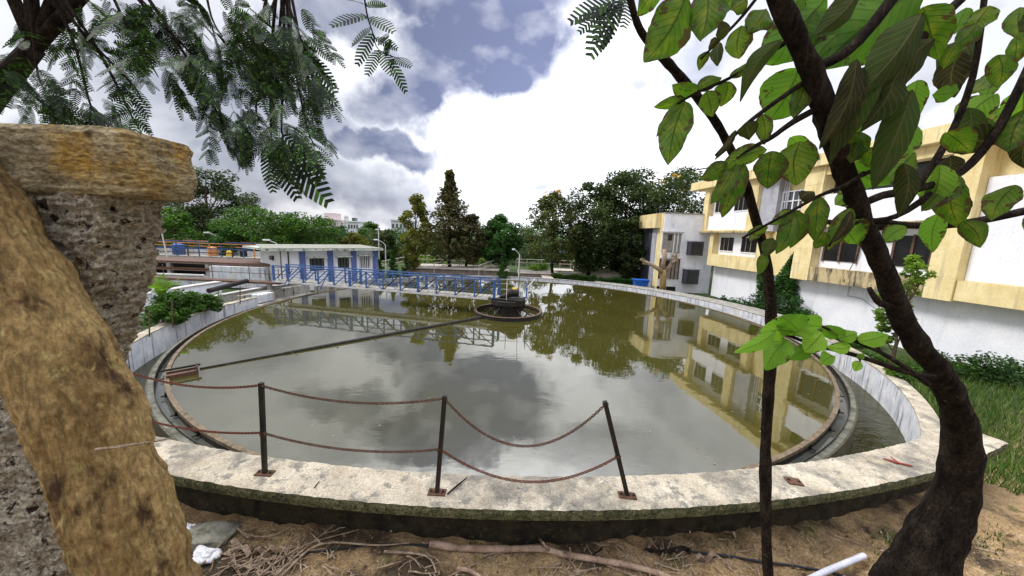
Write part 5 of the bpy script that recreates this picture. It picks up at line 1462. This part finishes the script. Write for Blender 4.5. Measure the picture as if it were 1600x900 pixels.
limb([(1285, 165), (1240, 190), (1205, 215), (1180, 228), (1150, 248)], 5, 2)
limb([(1350, 270), (1320, 290), (1280, 306), (1240, 328), (1160, 372)], 3.5, 1.8)
limb([(1395, 240), (1370, 262), (1345, 275)], 3, 3)
limb([(1345, 345), (1330, 352), (1312, 360), (1295, 385)], 3, 1.5)
limb([(1250, 108), (1300, 95), (1345, 60), (1400, -10)], 6, 8)
limb([(1262, 125), (1225, 150), (1165, 195), (1118, 243)], 4, 2)
limb([(1195, -20), (1160, 25), (1125, 62), (1095, 92)], 2.5, 1.4)
limb([(1175, 98), (1140, 122), (1095, 142), (1070, 155), (1058, 162)], 2.6, 1.4)
limb([(1230, 60), (1222, 70), (1175, 98)], 4, 2.6)
limb([(1345, 320), (1380, 305), (1430, 296), (1500, 270), (1560, 200), (1620, 80)], 6, 5, 1.45)
limb([(1430, 296), (1480, 220), (1520, 120), (1540, -20)], 5, 3, 1.45)
limb([(1350, 345), (1400, 338), (1460, 300)], 3, 5, 1.45)
limb([(1310, 352), (1360, 345), (1420, 352), (1500, 350), (1600, 330)], 4, 6, 1.8)
limb([(1400, 355), (1340, 352), (1240, 340)], 6, 3, 1.8)
limb([(1395, 478), (1376, 474), (1365, 462), (1358, 450)], 6, 3, 1.5)
limb([(1460, 590), (1411, 580), (1340, 556), (1270, 538), (1232, 524), (1212, 518)], 4.5, 2, 1.3)
limb([(1450, 600), (1411, 572), (1375, 550), (1330, 530), (1280, 508)], 4.5, 2, 1.3)
limb([(1375, 550), (1362, 530), (1338, 528)], 2.5, 1.5, 1.3)
limb([(1340, 556), (1345, 566)], 1.5, 1, 1.3)
tm.build('limb', m_bark, bt, smooth=True)
G = Leaves(); D = Leaves(); B = Leaves()
for a in ((1072, -8, 1008, 82, 56), (1105, -18, 1097, 55, 46), (1035, -25, 996, 17, 26), (1168, 0, 1143, 14, 24), (1196, 14, 1170, 42, 32), (1158, 40, 1154, 92, 30), (1108, 80, 1092, 108, 13),
          (1092, 140, 1050, 132, 20), (1090, 140, 1128, 120, 18), (1140, 120, 1168, 98, 12), (1138, 127, 1127, 163, 26), (1104, 143, 1114, 176, 26), (1070, 154, 1022, 160, 15), (1058, 160, 1026, 204, 10), (1071, 158, 1046, 241, 40),
          (1190, 178, 1195, 222, 20), (1198, 233, 1122, 264, 26), (1205, 236, 1200, 290, 38), (1250, 221, 1247, 279, 48), (1137, 255, 1095, 277, 23), (1150, 255, 1112, 306, 24), (1162, 255, 1130, 325, 30),
          (1279, 307, 1275, 367, 26), (1240, 328, 1203, 346, 20), (1238, 330, 1213, 395, 24), (1244, 328, 1236, 379, 24), (1200, 355, 1168, 362, 14), (1330, 325, 1294, 388, 24), (1290, 362, 1272, 388, 18),
          (1258, 130, 1240, 178, 24), (1150, -10, 1125, 20, 20), (1320, 215, 1345, 245, 26), (1350, 235, 1390, 262, 26), (1345, 205, 1330, 250, 30)):
    G.px(*a)
for a in ((1248, 108, 1202, 188, 60), (1292, -5, 1188, 88, 70), (1350, 38, 1268, 92, 34), (1440, -20, 1285, 66, 95), (1314, 350, 1342, 374, 40), (1235, 214, 1283, 242, 24), (1330, 255, 1392, 286, 34), (1300, 20, 1255, 60, 40), (1250, -10, 1215, 45, 40), (1370, 150, 1330, 205, 34), (1425, 190, 1380, 250, 38), (1340, 300, 1305, 320, 26)):
    B.px(*a, Y=1.42)
for a in ((1141, 42, 1119, 53, 20), (1122, 60, 1107, 74, 13), (1124, 66, 1122, 98, 15), (1150, 203, 1117, 243, 9), (1165, 195, 1172, 216, 24), (1222, 62, 1158, 146, 22), (1273, 300, 1250, 308, 18), (1338, 92, 1280, 232, 26), (1348, 105, 1298, 242, 22), (1372, 112, 1318, 222, 28), (1400, 118, 1345, 205, 30), (1425, 140, 1368, 272, 36), (1412, 255, 1406, 326, 24), (1440, 20, 1345, 128, 46), (1460, 60, 1380, 150, 40), (1345, -20, 1275, 45, 30), (1208, 372, 1196, 398, 18), (1330, 330, 1300, 372, 14)):
    D.px(*a, Y=1.28, fold=.55, curl=.25)
NB_ = Leaves()
for a in ((1212, 518, 1148, 540, 22), (1232, 531, 1197, 569, 38), (1240, 512, 1188, 514, 40), (1252, 522, 1222, 484, 46), (1284, 510, 1248, 496, 34), (1285, 520, 1258, 543, 36), (1267, 539, 1232, 556, 24), (1320, 526, 1285, 508, 26), (1303, 556, 1282, 568, 22), (1330, 541, 1292, 541, 20), (1342, 534, 1388, 522, 28), (1345, 565, 1335, 580, 14), (1350, 561, 1338, 552, 12), (1238, 522, 1262, 500, 34), (1310, 528, 1340, 518, 24)):
    NB_.px(a[0], a[1], a[2], a[3], a[4] * .86, Y=1.28, roll=random.uniform(-.5, .5), curl=.25)
for i in range(46):                                     # the same tree carries on to the right
    x, y = random.uniform(1410, 1640), random.uniform(-20, 360) ** 1; y = y if x < 1560 else y * .9
    a = random.gauss(2.1, .6); L_ = random.uniform(38, 78)
    (G, B, G, D)[i % 4].px(x, y, x + math.cos(a) * L_, y + math.sin(a) * L_, L_ * random.uniform(.4, .6), Y=random.uniform(1.3, 1.7))
for x in (1450, 1520, 1590): limb([(1470 + (x - 1450) * .3, -40, 1.5), (x, 120, 1.5), (x - 10, 300, 1.5)], 4, 2) if False else None
G.m.build('crown', L_big, bt, smooth=True); B.m.build('crown', L_bright, bt, smooth=True); D.m.build('crown', L_dead, bt, smooth=True); NB_.m.build('crown', L_backlit, bt, smooth=True)
# slender tree
sl = thing('slender_tree', nearp(1200, 925), 'slender dark stem rising from the soil and bending left in front of the parapet', 'tree')
SP = [(1203, 935, 11, 2.15), (1200, 900, 10, 2.15), (1197, 820, 10.5, 2.13), (1196, 740, 11.5, 2.1), (1196, 700, 10, 2.08), (1199, 640, 10.5, 2.04), (1204, 560, 11, 1.98), (1204, 480, 10, 1.92), (1196, 400, 8.5, 1.85), (1180, 340, 8, 1.8), (1162, 280, 8, 1.74), (1135, 220, 7, 1.68), (1108, 175, 7.5, 1.64), (1080, 140, 8.5, 1.6), (1045, 100, 8, 1.56), (1015, 68, 7, 1.53), (995, 35, 6.5, 1.5), (978, -30, 6, 1.45)]
pp = [atY(a, b, c) for a, b, _, c in SP]; sp = fillet(pp, 4); rs = list(np.interp(np.linspace(0, len(SP) - 1, len(sp)), range(len(SP)), [r_ * c / F * .76 for _, _, r_, c in SP]))
MB().tube(sp, [q * random.uniform(.93, 1.08) for q in rs], 14, wob=.14).build('trunk', m_bark, sl, smooth=True)
m = MB(); m.tube([atY(1108, 262, 1.7), atY(1085, 266, 1.68), atY(1077, 263, 1.68)], [.003, .003, .002], 5); m.build('twig', m_bark, sl)
Gs = Leaves()
for a in ((1196, 395, 1186, 425, 14), (1190, 362, 1172, 372, 12)): Gs.px(*a, Y=1.8)
Gs.m.build('crown', L_big, sl, smooth=True)

# ------------------------------------------------------------------ sky, sun, camera
SUN_AZ, SUN_EL = R(-82), R(48)       # left of the camera, slightly ahead, to light the office facade
W = bpy.data.worlds.new('World'); SC.world = W; W.use_nodes = True
nt = W.node_tree; nt.nodes.clear()
out = _n(nt, 'ShaderNodeOutputWorld'); bg = _n(nt, 'ShaderNodeBackground'); nt.links.new(bg.outputs[0], out.inputs[0])
sky = _n(nt, 'ShaderNodeTexSky', sky_type='NISHITA', sun_disc=False); sky.sun_elevation = SUN_EL; sky.sun_rotation = SUN_AZ; sky.air_density = 1.2; sky.dust_density = 2.
tc = _n(nt, 'ShaderNodeTexCoord')


def vm(op, a, b=None, s=None):
    q = _n(nt, 'ShaderNodeVectorMath', operation=op)
    for i, x in enumerate((a, b)):
        if x is None: continue
        if isinstance(x, (tuple, Vector)): q.inputs[i].default_value = tuple(x)
        else: nt.links.new(x, q.inputs[i])
    if s is not None: q.inputs['Scale'].default_value = s
    return q.outputs['Value'] if op in ('DOT_PRODUCT', 'LENGTH') else q.outputs[0]


def mt(op, a, b=None, c=None, cl=False):
    q = _n(nt, 'ShaderNodeMath', operation=op, use_clamp=cl)
    for i, x in enumerate((a, b, c)):
        if x is None: continue
        if isinstance(x, (int, float)): q.inputs[i].default_value = x
        else: nt.links.new(x, q.inputs[i])
    return q.outputs[0]


D0 = tc.outputs['Generated']
wn_ = _n(nt, 'ShaderNodeTexNoise'); wn_.inputs['Scale'].default_value = 4.2; wn_.inputs['Detail'].default_value = 7; wn_.inputs['Roughness'].default_value = .58
nt.links.new(D0, wn_.inputs['Vector'])
warp = vm('SCALE', vm('SUBTRACT', wn_.outputs['Color'], (.5, .5, .5)), None, .32)
DW = vm('ADD', D0, warp)


def blobmask(px, py, wx, wy, soft=.5, tilt=0.):
    """soft-edged cloud patch centred on a sky direction; wx, wy half sizes in pixels of the survey"""
    d0 = ray(px, py).normalized(); rt = Vector((0, 0, 1)).cross(d0) * -1; rt.normalize(); up = rt.cross(d0); up = up if up.z > 0 else -up
    k = 1 / ray(px, py).length
    c, s = math.cos(tilt), math.sin(tilt); ax = rt * c + up * s; ay = up * c - rt * s
    ax = ax / (wx / F * k); ay = ay / (wy / F * k)
    df = vm('SUBTRACT', DW, tuple(d0)); q = mt('SQRT', mt('ADD', mt('POWER', vm('DOT_PRODUCT', df, tuple(ax)), 2.), mt('POWER', vm('DOT_PRODUCT', df, tuple(ay)), 2.)))
    fr_ = mt('GREATER_THAN', vm('DOT_PRODUCT', D0, tuple(d0)), .3)
    mr = _n(nt, 'ShaderNodeMapRange', interpolation_type='SMOOTHSTEP'); nt.links.new(q, mr.inputs[0]); mr.inputs[1].default_value = 1 + soft; mr.inputs[2].default_value = 1 - soft
    return mt('MULTIPLY', mr.outputs[0], fr_)


darks = [(770, 80, 118, 72, .28, .05, 1.0), (660, 140, 105, 48, .35, .2, .95), (590, 222, 98, 32, .3, .0, .9), (730, -10, 160, 50, .35, 0, 1.), (470, 290, 200, 52, .45, 0, .72), (640, 330, 130, 26, .5, 0, .45), (500, 10, 110, 42, .4, .1, .7), (455, 200, 110, 55, .5, .3, .6), (975, 146, 36, 22, .5, .6, .6), (845, 289, 46, 12, .5, 0, .6), (1090, 90, 110, 60, .6, .3, .55), (330, 160, 150, 100, .6, 0, .6), (220, 300, 200, 50, .5, 0, .7), (1150, 200, 60, 30, .6, 0, .3), (1000, -40, 160, 50, .5, 0, .5)]
acc = None
for a in darks:
    v = mt('MULTIPLY', blobmask(*a[:4], soft=a[4], tilt=a[5]), a[6]); acc = v if acc is None else mt('MAXIMUM', acc, v)
# general cloud field
n1 = _n(nt, 'ShaderNodeTexNoise'); n1.inputs['Scale'].default_value = 3.3; n1.inputs['Detail'].default_value = 9; n1.inputs['Roughness'].default_value = .56; n1.inputs['Distortion'].default_value = .5
mp = _n(nt, 'ShaderNodeMapping'); mp.inputs['Scale'].default_value = (1, 1, 1.7); mp.inputs['Location'].default_value = (3.1, 1.7, .4); nt.links.new(D0, mp.inputs[0]); nt.links.new(mp.outputs[0], n1.inputs['Vector'])
up_ = _n(nt, 'ShaderNodeSeparateXYZ'); nt.links.new(D0, up_.inputs[0])
# field only acts outside the part of the sky the photograph shows in detail (higher up and behind)
fm = _n(nt, 'ShaderNodeMapRange', interpolation_type='SMOOTHSTEP'); nt.links.new(n1.outputs['Fac'], fm.inputs[0]); fm.inputs[1].default_value = .45; fm.inputs[2].default_value = .535
hm = _n(nt, 'ShaderNodeMapRange', interpolation_type='SMOOTHSTEP'); nt.links.new(up_.outputs[2], hm.inputs[0]); hm.inputs[1].default_value = .48; hm.inputs[2].default_value = .62; hm.inputs[3].default_value = .22; hm.inputs[4].default_value = .62
dark = mt('MAXIMUM', acc, mt('MULTIPLY', fm.outputs[0], hm.outputs[0]))
# fine mottling
n2 = _n(nt, 'ShaderNodeTexNoise'); n2.inputs['Scale'].default_value = 9; n2.inputs['Detail'].default_value = 8; nt.links.new(mp.outputs[0], n2.inputs['Vector'])
dark = mt('ADD', dark, mt('MULTIPLY', mt('SUBTRACT', n2.outputs['Fac'], .5), mt('ADD', .35, mt('MULTIPLY', dark, 1.1))), None, True)
sunw = ray(900, 240).normalized()
glow = mt('POWER', mt('MAXIMUM', vm('DOT_PRODUCT', D0, tuple(sunw)), 0.), 11.)
tb = _n(nt, 'ShaderNodeMapRange', interpolation_type='SMOOTHSTEP'); nt.links.new(up_.outputs[2], tb.inputs[0]); tb.inputs[1].default_value = .48; tb.inputs[2].default_value = .8; tb.inputs[3].default_value = 1; tb.inputs[4].default_value = 4.3
bright = mt('MULTIPLY', mt('ADD', mt('MULTIPLY', glow, .95), .78), tb.outputs[0])
wc = _n(nt, 'ShaderNodeMix', data_type='RGBA'); nt.links.new(dark, wc.inputs[0]); wc.inputs[6].default_value = (.97, .98, 1.03, 1); wc.inputs[7].default_value = (.145, .165, .28, 1)
cm = _n(nt, 'ShaderNodeMix', data_type='RGBA', blend_type='MULTIPLY'); cm.inputs[0].default_value = 1
cb_ = _n(nt, 'ShaderNodeCombineColor'); [nt.links.new(bright, cb_.inputs[i]) for i in range(3)]
nt.links.new(wc.outputs[2], cm.inputs[6]); nt.links.new(cb_.outputs[0], cm.inputs[7])
# clear sky radiance scaled to 0.1 shows a little through the cloud
sk = _n(nt, 'ShaderNodeMix', data_type='RGBA', blend_type='MULTIPLY'); sk.inputs[0].default_value = 1; nt.links.new(sky.outputs[0], sk.inputs[6]); sk.inputs[7].default_value = (1, 1, 1, 1)
# background strength is .1, so clouds carry x10
c10 = _n(nt, 'ShaderNodeMix', data_type='RGBA', blend_type='MULTIPLY'); c10.inputs[0].default_value = 1; nt.links.new(cm.outputs[2], c10.inputs[6]); c10.inputs[7].default_value = (10, 10, 10, 1); c10.clamp_result = False
fin = _n(nt, 'ShaderNodeMix', data_type='RGBA'); fin.inputs[0].default_value = .88; nt.links.new(sk.outputs[2], fin.inputs[6]); nt.links.new(c10.outputs[2], fin.inputs[7])
nt.links.new(fin.outputs[2], bg.inputs[0]); bg.inputs[1].default_value = .1

sun = bpy.data.lights.new('sun', 'SUN'); sun.energy = 1.8; sun.angle = R(14); sun.color = (1, .96, .90)
so = bpy.data.objects.new('sun', sun); COL.objects.link(so)
sd_ = Vector((math.sin(SUN_AZ) * math.cos(SUN_EL), math.cos(SUN_AZ) * math.cos(SUN_EL), math.sin(SUN_EL)))
so.rotation_euler = (-sd_).to_track_quat('-Z', 'Y').to_euler(); so.location = (0, 30, 30)

cam = bpy.data.cameras.new('camera'); co_ = bpy.data.objects.new('camera', cam); COL.objects.link(co_)
cam.sensor_fit = 'HORIZONTAL'; cam.sensor_width = 36; cam.lens = 36 * F / 1600; cam.clip_start = .05; cam.clip_end = 3000
fw = ray(800, 450).normalized(); rt = (ray(801, 450) - ray(800, 450)).normalized(); up = rt.cross(fw).normalized()
co_.matrix_world = Matrix.Translation((0, 0, CZ)) @ Matrix(((rt.x, up.x, -fw.x), (rt.y, up.y, -fw.y), (rt.z, up.z, -fw.z))).to_4x4()
SC.camera = co_
SC.view_settings.view_transform = 'Standard'; SC.view_settings.look = 'None'; SC.view_settings.exposure = .42; SC.view_settings.gamma = 1
SC.cycles.max_bounces = 6; SC.cycles.transparent_max_bounces = 6
SC.cycles.sample_clamp_indirect = 6
